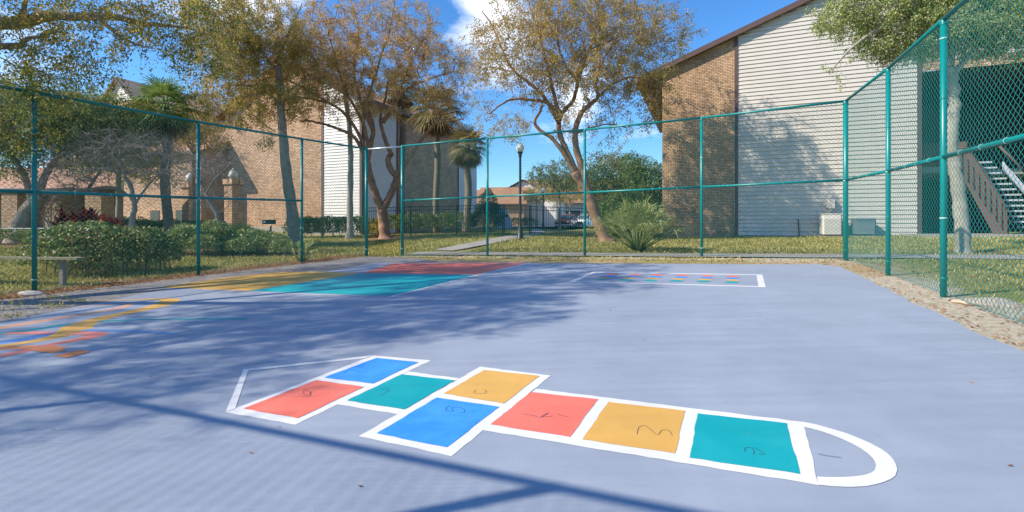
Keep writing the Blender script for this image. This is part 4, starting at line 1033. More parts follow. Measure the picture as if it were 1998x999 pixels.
def lump(px, py, Y, r, rz=None, ry=None, w=1.0): c = W(px, py, Y); return (c[0], c[1], c[2], r, ry or r, rz or r*.75, w)

# T1 twisted red-barked tree left of centre
Y1 = 23.5; g = onG(752, Y1); g = (g[0], g[1], g[2]-.1)
LMB = [([g]+pl([(749, 440), (745, 408)], Y1), .30, .25),
 (pl([(745, 410), (735, 385), (727, 360), (720, 335), (716, 312)], Y1, -.3), .21, .15),
 (pl([(746, 410), (758, 388), (768, 365), (773, 345), (762, 330), (757, 312), (764, 300)], Y1, .2), .19, .13),
 (pl([(773, 345), (786, 325), (800, 307), (823, 272), (838, 254), (858, 236), (888, 228)], Y1, -.6), .12, .05),
 (pl([(838, 254), (850, 240), (872, 236), (905, 232)], Y1-.6, -.6), .06, .03),
 (pl([(716, 314), (722, 285), (728, 255), (722, 225), (715, 200), (725, 170), (740, 120), (760, 60), (770, 0)], Y1, .6), .15, .03),
 (pl([(714, 312), (700, 280), (684, 262), (650, 248), (617, 238), (585, 236)], Y1, -1.2), .11, .04),
 (pl([(718, 305), (700, 262), (675, 225), (650, 205), (615, 195), (575, 190), (540, 205)], Y1, -1.8), .10, .03),
 (pl([(720, 290), (708, 240), (690, 205), (672, 170), (655, 120), (640, 60)], Y1, -1.0), .10, .03),
 (pl([(764, 302), (752, 275), (745, 250), (742, 225), (752, 190), (756, 160)], Y1, .8), .12, .05),
 (pl([(748, 240), (768, 212), (785, 180), (812, 165), (850, 150), (885, 140)], Y1, .5), .08, .025),
 (pl([(744, 240), (760, 215), (775, 190), (790, 150), (812, 100), (840, 60)], Y1+.4, .8), .08, .025),
 (pl([(728, 255), (705, 200), (690, 140), (700, 80), (690, 20), (672, -40)], Y1, 1.0), .10, .03),
 (pl([(640, 200), (590, 170), (540, 150), (500, 160)], Y1-1.5, -.8), .05, .02)]
LUM = [lump(745, 90, Y1, 2.8, 2.2, 2.6), lump(640, 110, Y1-.5, 2.6, 2.0, 2.5), lump(840, 140, Y1, 2.0, 1.9, 2.4), lump(560, 150, Y1-1, 2.6, 1.9, 2.4), lump(490, 130, Y1-1, 2.0, 2.3, 2),
 lump(690, 190, Y1-.4, 2.7, 1.2, 2.4), lump(800, 60, Y1+.4, 2.2, 1.8, 2), lump(700, 20, Y1, 2.4, 1.8, 2.2, .5), lump(880, 190, Y1, 1.2, 1.2, 1.5), lump(600, 60, Y1, 2.2, 1.9, 2), lump(560, 210, Y1-1.2, 1.4, .9, 1.5), lump(868, 215, Y1-.5, 1.1, .9, 1.1), lump(900, 130, Y1, .9, 1.2, 1)]
tree('crape_myrtle', 'twisted red-barked tree with rust brown leaves, forked low, left of the gateway post', LMB, LUM, 1050, 92, .088, LF['rust'], M['bark_red'], 21, spread=.34, droop=.5, leafy=.9, thin=M['bark_red'], group=None, bare_top=(10.5, 14.5), tipr=.0075)
# T2 leaning tree right of centre
Y2 = 20.4; g = onG(1183, Y2); g = (g[0], g[1], g[2]-.1)
LMB = [([g]+pl([(1170, 440), (1152, 395), (1138, 365), (1124, 338)], Y2), .29, .19),
 (pl([(1124, 340), (1108, 312), (1092, 288), (1075, 268), (1055, 255), (1043, 238), (1052, 220), (1058, 205)], Y2, -.3), .12, .05),
 (pl([(1126, 340), (1108, 300), (1095, 270), (1090, 245), (1096, 222), (1118, 196), (1128, 160), (1140, 120), (1150, 95), (1160, 60), (1168, 10), (1172, -40)], Y2, .5), .14, .03),
 (pl([(1156, 402), (1144, 360), (1134, 322), (1124, 290), (1122, 262), (1126, 240), (1136, 218), (1156, 200), (1167, 188), (1161, 165), (1168, 143), (1180, 110), (1205, 80)], Y2, -.5), .19, .03),
 (pl([(1096, 222), (1066, 200), (1030, 194), (1000, 194), (975, 205), (955, 222)], Y2, -.6), .08, .03),
 (pl([(1090, 240), (1062, 190), (1030, 160), (1005, 140), (985, 110), (965, 60), (940, 20)], Y2, -.4), .09, .025),
 (pl([(1093, 230), (1080, 180), (1068, 130), (1055, 80), (1040, 30), (1020, -30)], Y2, .8), .09, .025),
 (pl([(1128, 160), (1105, 130), (1090, 90), (1088, 40), (1095, -20)], Y2+.3, .4), .07, .025),
 (pl([(1150, 98), (1180, 84), (1215, 70), (1250, 60)], Y2, -.6), .06, .02),
 (pl([(1160, 196), (1195, 165), (1230, 150), (1262, 158), (1285, 175)], Y2, -.8), .06, .02),
 (pl([(1122, 262), (1150, 250), (1190, 242), (1225, 250)], Y2, .4), .045, .02)]
LUM = [lump(1130, 70, Y2, 3.1, 2.2, 2.4), lump(1030, 90, Y2, 2.6, 2.2, 2.2), lump(1230, 90, Y2, 2.4, 2.0, 2.2), lump(960, 110, Y2-.3, 1.5, 1.4, 1.6), lump(1120, 165, Y2, 2.8, 1.0, 2.2), lump(1130, -10, Y2, 3.4, 2.2, 2.4, .8),
 lump(1250, 160, Y2-.3, 1.2, 1.1, 1.3, 1.3), lump(1270, 195, Y2-.4, .7, .9, .8, 1.5), lump(1110, 230, Y2, 1.6, .8, 1.4), lump(990, 240, Y2, 1.3, .7, 1.2), lump(1215, 240, Y2, 1.5, .5, 1.2), lump(1190, 290, Y2, 1.1, .6, 1, .7), lump(1300, 60, Y2, 1.3, 1.1, 1.2), lump(935, 225, Y2-.3, .9, .8, .8), lump(1160, 200, Y2, 1.2, .7, 1)]
tree('crape_myrtle', 'leaning tree with forked reddish trunk and thin golden leaves, right of the lamp post', LMB, LUM, 1200, 60, .092, LF['gold'], M['bark_red'], 22, spread=.36, droop=.5, leafy=.97, thin=simple('pale_red_twig', (.36, .25, .19), .9, .3, 4), bare_top=(10.5, 15), tipr=.0075)
# T0 overhanging tree at far left
Y0 = 8.6
LMB = [([np.array((-13.2, 5.4, float(zg(-13.2, 5.4))-.1)), np.array((-12.9, 5.6, 1.8)), np.array((-12.3, 6.1, 3.4))], .34, .25),
 ([np.array((-12.3, 6.1, 3.4)), np.array((-10.8, 7.4, 4.5))]+pl([(0, 46), (90, 31), (150, 32), (220, 33), (285, 47), (350, 52), (400, 66)], Y0, .4), .16, .012),
 (pl([(190, 33), (215, 55), (240, 75), (270, 88), (292, 92)], Y0, .3), .045, .012),
 (pl([(35, 40), (48, 15), (60, -30)], Y0, 0), .05, .03),
 ([np.array((-11.4, 6.9, 4.0))]+pl([(0, 90), (50, 76), (110, 63)], Y0-.2, .2), .08, .02),
 ([np.array((-12.3, 6.1, 3.4)), np.array((-11.6, 5.0, 5.2)), np.array((-10.6, 4.0, 7.0)), np.array((-9.2, 3.6, 8.2))], .16, .04),
 ([np.array((-12.3, 6.1, 3.4)), np.array((-12.6, 7.4, 5.5)), np.array((-12.4, 8.6, 7.4)), np.array((-11.5, 9.5, 9.0))], .15, .04),
 ([np.array((-11.6, 5.0, 5.2)), np.array((-9.9, 6.2, 6.4)), np.array((-8.0, 7.4, 7.2)), np.array((-6.8, 8.0, 7.4))], .10, .02)]
LUM = [lump(60, 10, Y0, 1.0, .55, .9), lump(200, 40, Y0, .95, .5, .9), lump(320, 30, Y0+.3, .95, .55, .9), lump(60, 110, Y0, .9, .45, .8, 1.5), lump(190, 95, Y0+.2, .6, .4, .6, .9), lump(30, 170, Y0, .7, .5, .7, .9), lump(100, 200, Y0, .35, .3, .4, .6), lump(395, 80, Y0+.4, .55, .85, .7, 1.2), lump(430, 0, Y0+.5, .8, .6, .8, .8),
 (-10.2, 3.4, 7.0, 2.0, 1.7, 1.1, 1.3), (-8.8, 5.2, 7.2, 1.9, 1.6, 1.1, .9), (-7.6, 7.6, 7.0, 2.0, 2.2, 1.1, .5), (-12.4, 8.2, 7.4, 2.2, 2.6, 1.6, .4), (-9.8, 10, 7.6, 2.4, 1.8, 1.2, .45), (-12, 3, 6.5, 2.2, 2, 1.4, .4), (-11.3, 1.0, 6.2, 2.0, 1.5, 1.0, .5), (-9.6, 1.9, 5.6, 1.2, 1.0, .7, .5), (-11.2, 7.0, 6.5, 2.0, 1.8, 1.0, .35), lump(30, 240, Y0-.3, .7, .4, .6, 1.3), lump(130, 130, Y0, .8, .5, .7, .8), lump(330, 80, Y0+.3, .7, .35, .7, .8)]
tree('overhanging_tree', 'spreading tree with yellow-green leaves reaching into the sky from the left edge', LMB, LUM, 2300, 72, .058, LF['yellowgreen'], M['bark'], 23, spread=.25, droop=.5, tipr=.0035, thin=M['bark'])
def simple_tree(name, label, x, y, h, r, lm, bm, seed, ntips=260, nleaf=50, leafL=.09, cz=None, cat='tree', trunk_r=.2, top_w=1.0, lean=(0, 0), group=None, spread=.4, low=.3, droop=.3):
    z0 = float(zg(x, y))-.1; cz = cz or h*.68; rng = np.random.default_rng(seed)
    tp = np.array((x+lean[0], y+lean[1], z0+cz*.75)); L = [([np.array((x, y, z0)), np.array((x+lean[0]*.3, y+lean[1]*.3, z0+cz*.3)), tp], trunk_r, trunk_r*.6)]
    for k in range(5):
        a = k*1.257+seed; L.append(([tp, tp+np.array((math.cos(a)*r*.3, math.sin(a)*r*.3, h*.12)), tp+np.array((math.cos(a)*r*.65, math.sin(a)*r*.65, h*.2+rng.uniform(-.3, .3)))], trunk_r*.45, trunk_r*.12))
    lum = [(tp[0], tp[1], z0+cz, r*.7, r*.7, (h-cz)*.9)]
    for k in range(6): a = k*1.05+seed; lum.append((tp[0]+math.cos(a)*r*.6, tp[1]+math.sin(a)*r*.6, z0+cz+rng.uniform(-.25, .2)*(h-cz)-low*(h-cz)*.3, r*.45, r*.45, (h-cz)*.55))
    return tree(name, label, L, lum, ntips, nleaf, leafL, lm, bm, seed, cat=cat, spread=spread, group=group, tipr=.007, droop=droop)
# T3 live oak at right
Y3 = 12.3; g = onG(1880, Y3); g = (g[0], g[1], g[2]-.1)
LMB = [([g]+pl([(1878, 455), (1872, 390), (1862, 320), (1857, 260), (1862, 190), (1852, 130)], Y3), .17, .12),
 (pl([(1852, 130), (1820, 80), (1770, 50), (1710, 60), (1660, 95), (1625, 135)], Y3, -.5), .09, .015),
 (pl([(1852, 130), (1870, 60), (1900, -10), (1920, -100)], Y3, .3), .10, .04), (pl([(1840, 110), (1780, 20), (1700, -30), (1640, -40)], Y3, .4), .08, .02),
 (pl([(1856, 150), (1910, 90), (1980, 50), (2060, 30)], Y3, -.3), .08, .02), (pl([(1770, 50), (1720, 10), (1660, 10)], Y3-.2, -.3), .05, .015)]
LUM = [lump(1700, 15, Y3, 1.25, .75, 1.2, 1.2), lump(1640, 30, Y3, .6, .5, .7), lump(1770, 70, Y3, 1.0, .65, 1.1), lump(1690, 85, Y3, .5, .35, .6), lump(1850, 40, Y3, 1.3, .9, 1.3), lump(1940, 30, Y3, 1.3, .9, 1.3), lump(1840, -90, Y3, 2.2, 1.2, 1.9, .6), lump(1960, 100, Y3, .9, .4, .8, .7), lump(2060, -10, Y3, 1.5, 1.2, 1.4, .6), lump(1640, 138, Y3, .25, .15, .3), lump(1690, -60, Y3, 1.1, .7, 1.1, .7)]
tree('live_oak', 'live oak with pale slightly leaning trunk and small olive leaves behind the right fence', LMB, LUM, 1500, 96, .054, LF['oak'], M['bark_pale'], 24, spread=.24, droop=.25, tipr=.004, wr=.5, baseflare=True)
# T4 smooth straight trunk, T5 slim one
g = onG(574, 21.0); g = (g[0], g[1], g[2]-.1)
LMB = [([g]+pl([(571, 420), (561, 350), (554, 290), (550, 235), (547, 180), (543, 130)], 21.0), .27, .13)]
LMB += [(pl([(553, 210), (520, 180), (480, 165), (440, 170)], 21, -.8), .07, .02), (pl([(548, 190), (590, 160), (630, 150)], 21, .3), .06, .02), (pl([(542, 140), (500, 90), (460, 40)], 21, -.3), .08, .02), (pl([(540, 130), (560, 70), (590, 10)], 21, .3), .08, .02), (pl([(520, 180), (470, 190), (420, 200)], 20.5, -.5), .04, .02)]
LUM = [lump(450, 120, 20.3, 1.7, 1.8, 1.6), lump(520, 60, 21, 1.9, 1.4, 1.7), lump(550, 190, 20.8, 1.2, .7, 1.2), lump(470, 215, 20.4, 1.2, .6, 1.1), lump(430, 30, 20.4, 1.5, 1.3, 1.4), lump(600, 120, 21.3, 1.3, 1.2, 1.3, .7), lump(525, 268, 20.6, .5, .55, .5, .7), lump(410, 185, 20.2, .7, .9, .8)]
tree('broadleaf_tree', 'tree with smooth straight grey trunk and olive gold foliage before the pink brick wall', LMB, LUM, 520, 96, .088, LF['olive'], M['bark'], 25, spread=.33, droop=.7, tipr=.007)
g = onG(683, 24.2); g = (g[0], g[1], g[2]-.1)
tree('slender_tree', 'slim straight pale-trunked tree standing before the white siding', [([g]+pl([(683, 400), (684, 330), (683, 270), (676, 200), (670, 140)], 24.2), .17, .10)], [lump(660, 120, 24.6, 1.5, 1.0, 1.3), lump(690, 170, 24.6, 1.0, .7, 1)], 130, 40, .10, LF['rust'], M['bark_pale'], 26, tipr=.007)
# TL big oak at far left with leaning furrowed trunk
YL = 17.3; g = onG(33, YL); g = (g[0], g[1], g[2]-.1)
LMB = [([g]+pl([(40, 450), (52, 420), (66, 398), (82, 382)], YL), .36, .22), (pl([(82, 382), (120, 372), (170, 372), (215, 366), (250, 380), (262, 400)], YL, 1.0), .13, .03), (pl([(70, 395), (85, 350), (110, 310), (150, 280), (200, 260)], YL, .5), .16, .03),
 (pl([(66, 400), (50, 350), (20, 300), (-20, 270)], YL, -.3), .15, .04), (pl([(110, 310), (90, 260), (100, 220)], YL, .3), .08, .03), (pl([(170, 372), (200, 330), (240, 300), (280, 290)], YL+.6, .4), .06, .02)]
LUM = [lump(60, 215, YL+1, 2.6, 1.3, 2), lump(190, 235, YL+1, 2.2, 1.2, 1.6), lump(40, 240, YL, 2.2, 1.2, 2), lump(130, 235, YL+.4, 1.9, 1.2, 1.8), lump(215, 255, YL+.8, 1.3, .9, 1.4), lump(-40, 290, YL, 2.0, 1.0, 1.6), lump(20, 330, YL-.2, 1.1, .5, 1, .8), lump(180, 215, YL+.6, 1.3, .8, 1.3), lump(120, 300, YL+.5, 1.5, .5, 1.2, .7)]
tree('oak_tree', 'old oak with furrowed leaning trunk and dark green crown behind the leftmost fence post', LMB, LUM, 1150, 66, .085, LF['green'], M['bark'], 27, spread=.36, droop=.3, tipr=.006)
simple_tree('evergreen_tree', 'dark rounded evergreen between the old oak and the sabal palm', onG(232, 22.5)[0], 22.5, 6.6, 2.3, LF['green'], M['bark'], 44, 330, 60, .095, cz=4.6, trunk_r=.16, low=1.0)
simple_tree('evergreen_tree', 'olive green tree filling the gap behind the sabal palm crown', onG(378, 23.5)[0], 23.5, 7.0, 1.6, LF['gold'], M['bark'], 45, 170, 50, .095, cz=5.6, trunk_r=.12, low=1.0)
# bare grey tangle hanging in front of it
def bare(label, limbs, lumps, n, mat, seed, r=.006, cat='tree'): return tree('bare_tree', label, limbs, lumps, n, 0, .1, None, mat, seed, cat=cat, spread=.5, twigs=6, tipr=r, droop=.1, baseflare=False, jag=.3)
g = onG(252, 17.2); g = (g[0], g[1], g[2]-.1)
bare('leafless grey tangled tree between the oak and the palm', [([g]+pl([(258, 430), (262, 400), (255, 365), (240, 335)], 17.2), .11, .06), (pl([(262, 400), (290, 360), (320, 330)], 17.2, .3), .05, .02), (pl([(245, 340), (200, 330), (150, 335)], 17.2, -.3), .05, .02)],
     [lump(160, 330, 17, 1.6, .8, 1.2), lump(240, 300, 17.2, 1.6, .9, 1.3), lump(310, 320, 17.3, 1.1, .9, 1.1), lump(120, 350, 16.8, .8, .6, .8)], 300, M['twig'], 41)
g = onG(432, 16.8); g = (g[0], g[1], g[2]-.1)
bare('small leafless pale crape myrtle rising from the pale shrubs', [([g]+pl([(425, 425), (412, 400), (400, 375)], 16.8), .085, .05), (pl([(400, 375), (385, 345), (372, 335), (350, 345), (338, 368)], 16.8, -.2), .035, .012), (pl([(402, 378), (418, 350), (440, 330), (462, 305)], 16.8, .2), .035, .012), (pl([(398, 372), (392, 340), (398, 310)], 16.8, 0), .03, .01)],
     [lump(385, 320, 16.8, .9, .6, .8), lump(440, 320, 16.8, .8, .6, .8), lump(420, 390, 16.8, .8, .4, .7), lump(350, 350, 16.6, .5, .5, .5)], 130, M['twig'], 42, .005)

# ---- palms
def fan(m, c, d, up, r, nl, rng, spread=2.6, wid=.035, dr=.25):
    """fan frond: narrow leaflets radiating from c; d main direction"""
    d = unit(np.array(d)); s_ = unit(np.cross(d, up)); n_ = np.cross(s_, d)
    P = []
    for k in range(nl):
        a = (k/(nl-1)-.5)*spread*1.15; dd = d*math.cos(a)+s_*math.sin(a)
        l = r*(.72+.28*math.cos(a*.8))*rng.uniform(.85, 1.08); w = wid*rng.uniform(.8, 1.2)
        sd = unit(np.cross(dd, n_))*w; q = c+dd*l*.55+n_*(-.02); e = c+dd*l+np.array([0, 0, -dr*l*rng.uniform(.5, 1.3)])
        P.append([c-sd*.2, c+sd*.2, q+sd, q-sd]); P.append([q-sd, q+sd, e+sd*.12, e-sd*.12])
    return P
def palm(label, px, pybase_Y, pytop, r=.2, crown=1.5, nf=26, seed=1, dead=14, lean=0, mat='palm', group='sabal palms', lmat=None):
    rng = np.random.default_rng(seed); Y = pybase_Y; g0 = onG(px+lean, Y); top = np.array(W(px, pytop, Y)); base = np.array((g0[0], g0[1], g0[2]-.1))
    t = empty('palm_tree', tuple(base), 0, label=label, cat='palm tree', group=group)
    loc = top-base; k = 16; P = [loc*(i/k)+np.array([.06*math.sin(i*.5+seed), 0, 0]) for i in range(k+1)]
    rad = [r*(1.25-.25*min(1, i/3)+.04*math.sin(i*2.1)) for i in range(k+1)]
    MB().tube(P, rad, 12).build('trunk', M['bark_palm'], t)
    Q = []; st_ = MB()
    for i in range(nf):
        az = i*2.399+rng.uniform(-.2, .2); el = R(78)-R(118)*((i+.5)/nf)**.9
        d = np.array([math.cos(az)*math.cos(el), math.sin(az)*math.cos(el), math.sin(el)]); pl_ = crown*rng.uniform(.42, .58)
        c = loc+d*pl_; st_.tube([loc, loc+d*pl_*.5+np.array([0, 0, .04]), c], [.025, .018, .012], 4)
        dd = unit(d+np.array([0, 0, -.25])); Q += fan(None, c, dd, [0, 0, 1] if abs(dd[2]) < .9 else [1, 0, 0], crown*.62, 22, rng, 3.4, .028*crown/1.3, .3)
    st_.build('stalks', LF['palm'], t)
    bigmesh('fronds', np.array(Q).reshape(-1, 3), 4, lmat or LF[mat], t)
    if dead:
        Q = []
        for i in range(dead):
            az = i*2.399+1; el = R(-62)+rng.uniform(-.25, .2); d = np.array([math.cos(az)*math.cos(el), math.sin(az)*math.cos(el), math.sin(el)])
            c = loc+d*crown*.45; Q += fan(None, c, unit(d+np.array([0, 0, -.8])), [math.sin(az), -math.cos(az), .1], crown*.5, 14, rng, 1.6, .03, .1)
        bigmesh('dead_fronds', np.array(Q).reshape(-1, 3), 4, LF['dead'], t)
palm('sabal palm with bright fan crown and brown skirt left of the second green post', 322, 19, 212, .17, 1.35, 30, 1, 16, lean=6)
palm('tall dark palm with high crown just right of the gateway post', 782, 34, 172, .32, 1.9, 22, 2, 20, lmat=LF['oldpalm'])
palm('palm with drooping crown in the middle of the shaded brick side wall', 852, 31, 215, .20, 2.0, 34, 3, 26, lmat=LF['oldpalm'])
palm('shaggy palm before the pale siding corner beside the open sky', 912, 29, 285, .22, 1.5, 26, 4, 26, lmat=LF['oldpalm'])
# spiky dark plant on that trunk is part of the shaggy palm; palmetto clump
def palmetto(label, px, Y, h, nf, seed, rr=1.0):
    rng = np.random.default_rng(seed); g0 = np.array(onG(px, Y)); t = empty('saw_palmetto', tuple(g0), 0, label=label, cat='palmetto'); Q = []; st_ = MB()
    for i in range(nf):
        az = i*2.399; el = R(88)-R(58)*(i/nf)**1.2; d = np.array([math.cos(az)*math.cos(el), math.sin(az)*math.cos(el), math.sin(el)]); L = h*rng.uniform(.38, .62)
        b0 = np.array([math.cos(az)*.12, math.sin(az)*.12, 0]); c = b0+d*L; c[2] = max(c[2], .25)
        st_.tube([b0*.3, (b0+c)/2+np.array([0, 0, .05]), c], [.03, .018, .012], 4)
        dd = unit(d+np.array([0, 0, -.05])); Q += fan(None, c, dd, [0, 0, 1] if abs(dd[2]) < .8 else [math.cos(az+.5), math.sin(az+.5), 0], h*.52*rr*rng.uniform(.8, 1.2), 13, rng, 1.55, .017*h/1.8, .38)
    st_.build('stalks', LF['palmetto'], t); bigmesh('fronds', np.array(Q).reshape(-1, 3), 4, LF['palmetto'], t)
palmetto('large pale green saw palmetto clump just behind the back fence', 1246, 15.0, 1.85, 40, 5)
palmetto('low dark spiky palmetto at the foot of the middle left post', 588, 14.2, .75, 12, 6)

# ---- shrubs
def bush(name, label, lumps, n, L, mat, seed, cat='bush', droop=-.1, wr=.5, stems=14, group=None, thick=.35, dense=1.0):
    """lumps in world: (x,y,zc,rx,ry,rz)"""
    rng = np.random.default_rng(seed); bx = np.mean([l[0] for l in lumps]); by = np.mean([l[1] for l in lumps]); b = np.array([bx, by, float(zg(bx, by))])
    t = empty(name, tuple(b), 0, label=label, cat=cat, group=group)
    Ls = np.array([l[:6] for l in lumps]); area = (Ls[:, 3]*Ls[:, 5]+Ls[:, 3]*Ls[:, 4]); c = rng.choice(len(lumps), n, p=area/area.sum()); d = unit(rng.normal(size=(n, 3))); d[:, 2] = np.where(d[:, 2] < -.5, -d[:, 2], d[:, 2])
    r = 1-thick*rng.random(n)**1.6; LL = Ls[c]; bumpy = 1+.10*np.sin(d[:, 0]*7+c)*np.sin(d[:, 1]*6+c*2)+.07*np.sin(d[:, 2]*11+c*3)+rng.normal(size=n)*.035
    C = LL[:, :3]+d*(r*bumpy)[:, None]*LL[:, 3:6]
    gz = zg(C[:, 0], C[:, 1]); C = C[C[:, 2] > gz+.02]
    leaves('foliage', C-b, L, wr, mat, t, rng, droop)
    st_ = MB()
    for i in range(stems):
        l = lumps[i % len(lumps)]; x = l[0]+rng.uniform(-.5, .5)*l[3]; y = l[1]+rng.uniform(-.5, .5)*l[4]; z0 = float(zg(x, y)); p = np.array([x, y, z0-.05])-b; q = np.array([x+rng.uniform(-.3, .3)*l[3], y+rng.uniform(-.3, .3)*l[4], l[2]+l[5]*.6])-b
        st_.tube([p, (p+q)/2+rng.normal(size=3)*.05, q], [.02, .014, .006], 5)
    st_.build('stems', M['bark'], t)
    return t
def bl(px, Y, rx, h, ry=None, base=0.0): # lump resting on ground
    g0 = onG(px, Y); return (g0[0], g0[1], g0[2]+base+(h-base)*.48, rx, ry or rx, (h-base)*.53)
bush('hedge_shrub', 'large rounded glossy hedge right behind the leftmost green post and bench', [bl(130, 11.3, .85, 1.08, .8), bl(185, 11.2, .9, 1.2, .8), bl(245, 11.6, .85, 1.15, .8), bl(295, 12.0, .7, 1.05, .7), bl(160, 12.4, .8, 1.15), bl(110, 12.2, .6, .95), bl(325, 12.5, .35, .8)], 15000, .085, LF['shrub'], 51, stems=26, thick=.45)
bush('shrub', 'pale green spreading shrub group right of the second green post', [bl(372, 16, .75, 1.0), bl(415, 16.4, .8, 1.05), bl(455, 17.0, .8, 1.0), bl(350, 15.4, .5, .85), bl(395, 15.3, .5, .7)], 13000, .08, LF['shrub2'], 52, thick=.5)
bush('shrub', 'low loose pale shrub ending near the small dark plaque', [bl(490, 16.8, .75, .85), bl(525, 16.6, .7, .75), bl(550, 16.2, .45, .6), bl(470, 15.8, .5, .6)], 9000, .075, LF['shrub2'], 53, thick=.5)
bush('clipped_hedge', 'long low clipped hedge along the foot of the white siding', [bl(x, 25.6, .75, 1.12, .5) for x in range(580, 716, 20)], 13000, .085, LF['hedge'], 54, thick=.3, cat='hedge')
bush('shrub', 'small bright round shrub beside the gateway post and black fence', [bl(736, 24.6, .42, .98, .42)], 2400, .085, LF['yellowgreen'], 55)
bush('shrub', 'dark low shrubs under the oak, behind the handrail', [bl(x, 19.5+(x % 3)*.3, .8, .95) for x in (230, 262, 300, 335)]+[bl(375, 20, .7, 1.0)], 9000, .085, LF['hedge'], 56)
bush('shrub', 'dark shrub row behind the black fence below the shaded brick wall', [bl(x, 29.5, .9, 1.25) for x in (770, 800, 835, 870, 905)], 9000, .11, LF['hedge'], 57)
bush('conical_shrub', 'tall dark blue-green conical shrub behind the fence left of the gate', [bl(952, 30, 1.0, 1.9), bl(952, 30, .6, 2.6, base=.9), bl(945, 29.6, .9, 1.4)], 9000, .10, LF['conifer'], 58, thick=.3)
bush('shrub', 'low green weedy shrub at the foot of the old oak', [bl(12, 16.4, .6, .55), bl(70, 16.6, .6, .5), bl(100, 16.2, .4, .5)], 3500, .08, LF['shrub2'], 59)
# dense evergreen mass by the right building
def mass(label, x, y, h, r, seed, lm, n=16000, L=.12, name='evergreen_tree', cat='tree'):
    z0 = float(zg(x, y)); rng = np.random.default_rng(seed); t_l = [(x, y, z0+h*.5, r, r, h*.5)]
    for k in range(7): a = k*.9+seed; t_l.append((x+math.cos(a)*r*.6, y+math.sin(a)*r*.6, z0+h*rng.uniform(.25, .85), r*.5, r*.5, h*.2))
    b = np.array([x, y, z0]); t = empty(name, tuple(b), 0, label=label, cat=cat)
    P = sample_lumps(t_l, n, rng, .6); P = P[P[:, 2] > z0+.1]; P[:, :2] += rng.normal(size=(len(P), 2))*.06
    leaves('foliage', P-b, L, .5, lm, t, rng, .2)
    m = MB(); m.tube([(0, 0, -.1), (.05, 0, h*.3), (0, .05, h*.7)], [.14*r, .1*r, .04*r], 8)
    for k in range(6): a = k*1.1; m.tube([(0, 0, h*.25), (math.cos(a)*r*.35, math.sin(a)*r*.35, h*.5), (math.cos(a)*r*.6, math.sin(a)*r*.6, h*.7)], [.06*r, .04*r, .015*r], 6)
    m.build('trunk', M['bark'], t)
mass('tall dark evergreen thicket against the left corner of the tan brick wall', WX(1262, 25), 25.6, 4.4, 1.3, 61, LF['hedge'], 15000, .11)
mass('rounded dark green tree behind the leaning trunk', WX(1208, 27), 28, 4.9, 1.9, 62, LF['green'], 20000, .12)
mass('low vine-covered shrub mass at the foot of the leaning trunk', WX(1218, 23.5), 23.6, 2.5, 1.35, 63, LF['hedge'], 14000, .10, 'shrub', 'bush')
simple_tree('background_tree', 'airy green tree beyond the lamp posts', WX(1092, 46), 46, 7.2, 2.9, LF['far'], M['bark'], 64, 200, 40, .17, cz=5.4, trunk_r=.14)
simple_tree('background_tree', 'small pale olive tree by the far footpath', WX(1047, 50), 50, 5.0, 1.8, LF['gold'], M['bark_pale'], 65, 90, 34, .16, cz=3.8, trunk_r=.1)
simple_tree('background_tree', 'pale brown-leaved tree with spreading trunk before the distant grey block', WX(1112, 62), 62, 6.8, 4.6, LF['gold'], M['bark_pale'], 66, 260, 40, .2, cz=5.0, trunk_r=.2, low=.1)
for i, (px, Y, h, r, lab) in enumerate(((1000, 110, 6, 6, 'far round tree beyond the tan house roof'), (1180, 100, 8, 6, 'far tree behind the grey block near the evergreen thicket'), (1100, 120, 7, 7, 'far tree centred over the grey block'), (930, 115, 6, 6, 'far tree showing beside the shaggy palm'), (1250, 105, 9, 6, 'far tree showing between thicket and tan brick wall'))):
    mass(lab, WX(px, Y), Y, h, r, 70+i, LF['far'], 5000, .5, 'background_tree')
bush('shrub', 'far low hedge right of the footpath beyond the gate', [bl(x, 44, 1.0, 1.0) for x in (1010, 1030)], 1500, .12, LF['hedge'], 68)

# ---- red cordylines, orange-leaved shrub, agave-like tufts
def strap_plant(name, label, spots, L, n, mat, seed, cat='plant', wid=.07, el=(20, 85)):
    rng = np.random.default_rng(seed); b = np.array(spots[0], float); t = empty(name, tuple(b), 0, label=label, cat=cat); Q = []; st_ = MB()
    for (x, y, z) in spots:
        for s_ in range(3):
            hgt = rng.uniform(.25, .8)*L*1.2; o = np.array([x, y, z])-b+np.array([rng.normal()*.12, rng.normal()*.12, 0]); c = o+np.array([0, 0, hgt]); st_.tube([o, c], .02, 5)
            for i in range(n):
                az = rng.uniform(0, 6.28); e = R(rng.uniform(*el)); d = np.array([math.cos(az)*math.cos(e), math.sin(az)*math.cos(e), math.sin(e)]); l = L*rng.uniform(.5, 1); w = unit(np.cross(d, [0, 0, 1]))*wid*.5
                q = c+d*l*.5; ee = c+d*l+np.array([0, 0, -.22*l]); Q.append([c-w*.3, c+w*.3, q+w, q-w]); Q.append([q-w, q+w, ee+w*.1, ee-w*.1])
    st_.build('stems', M['bark'], t); bigmesh('foliage', np.array(Q).reshape(-1, 3), 4, mat, t); return t
strap_plant('ti_plant', 'dark red and crimson ti plants in a wide clump before the pale doors', [onG(x, 17.6+.2*(x % 3)) for x in (118, 134, 150, 166, 182, 195, 142, 172)], .85, 34, LF['red'], 81)
strap_plant('ti_plant', 'bright red ti plant at the right of the dark red clump', [onG(x, 17.2) for x in (212, 226)], .75, 30, leafmat('bright_red_leaves', [(.25, .02, .02), (.55, .05, .04), (.65, .12, .08)], .35, .2, .35), 82)
g = onG(100, 18.5)
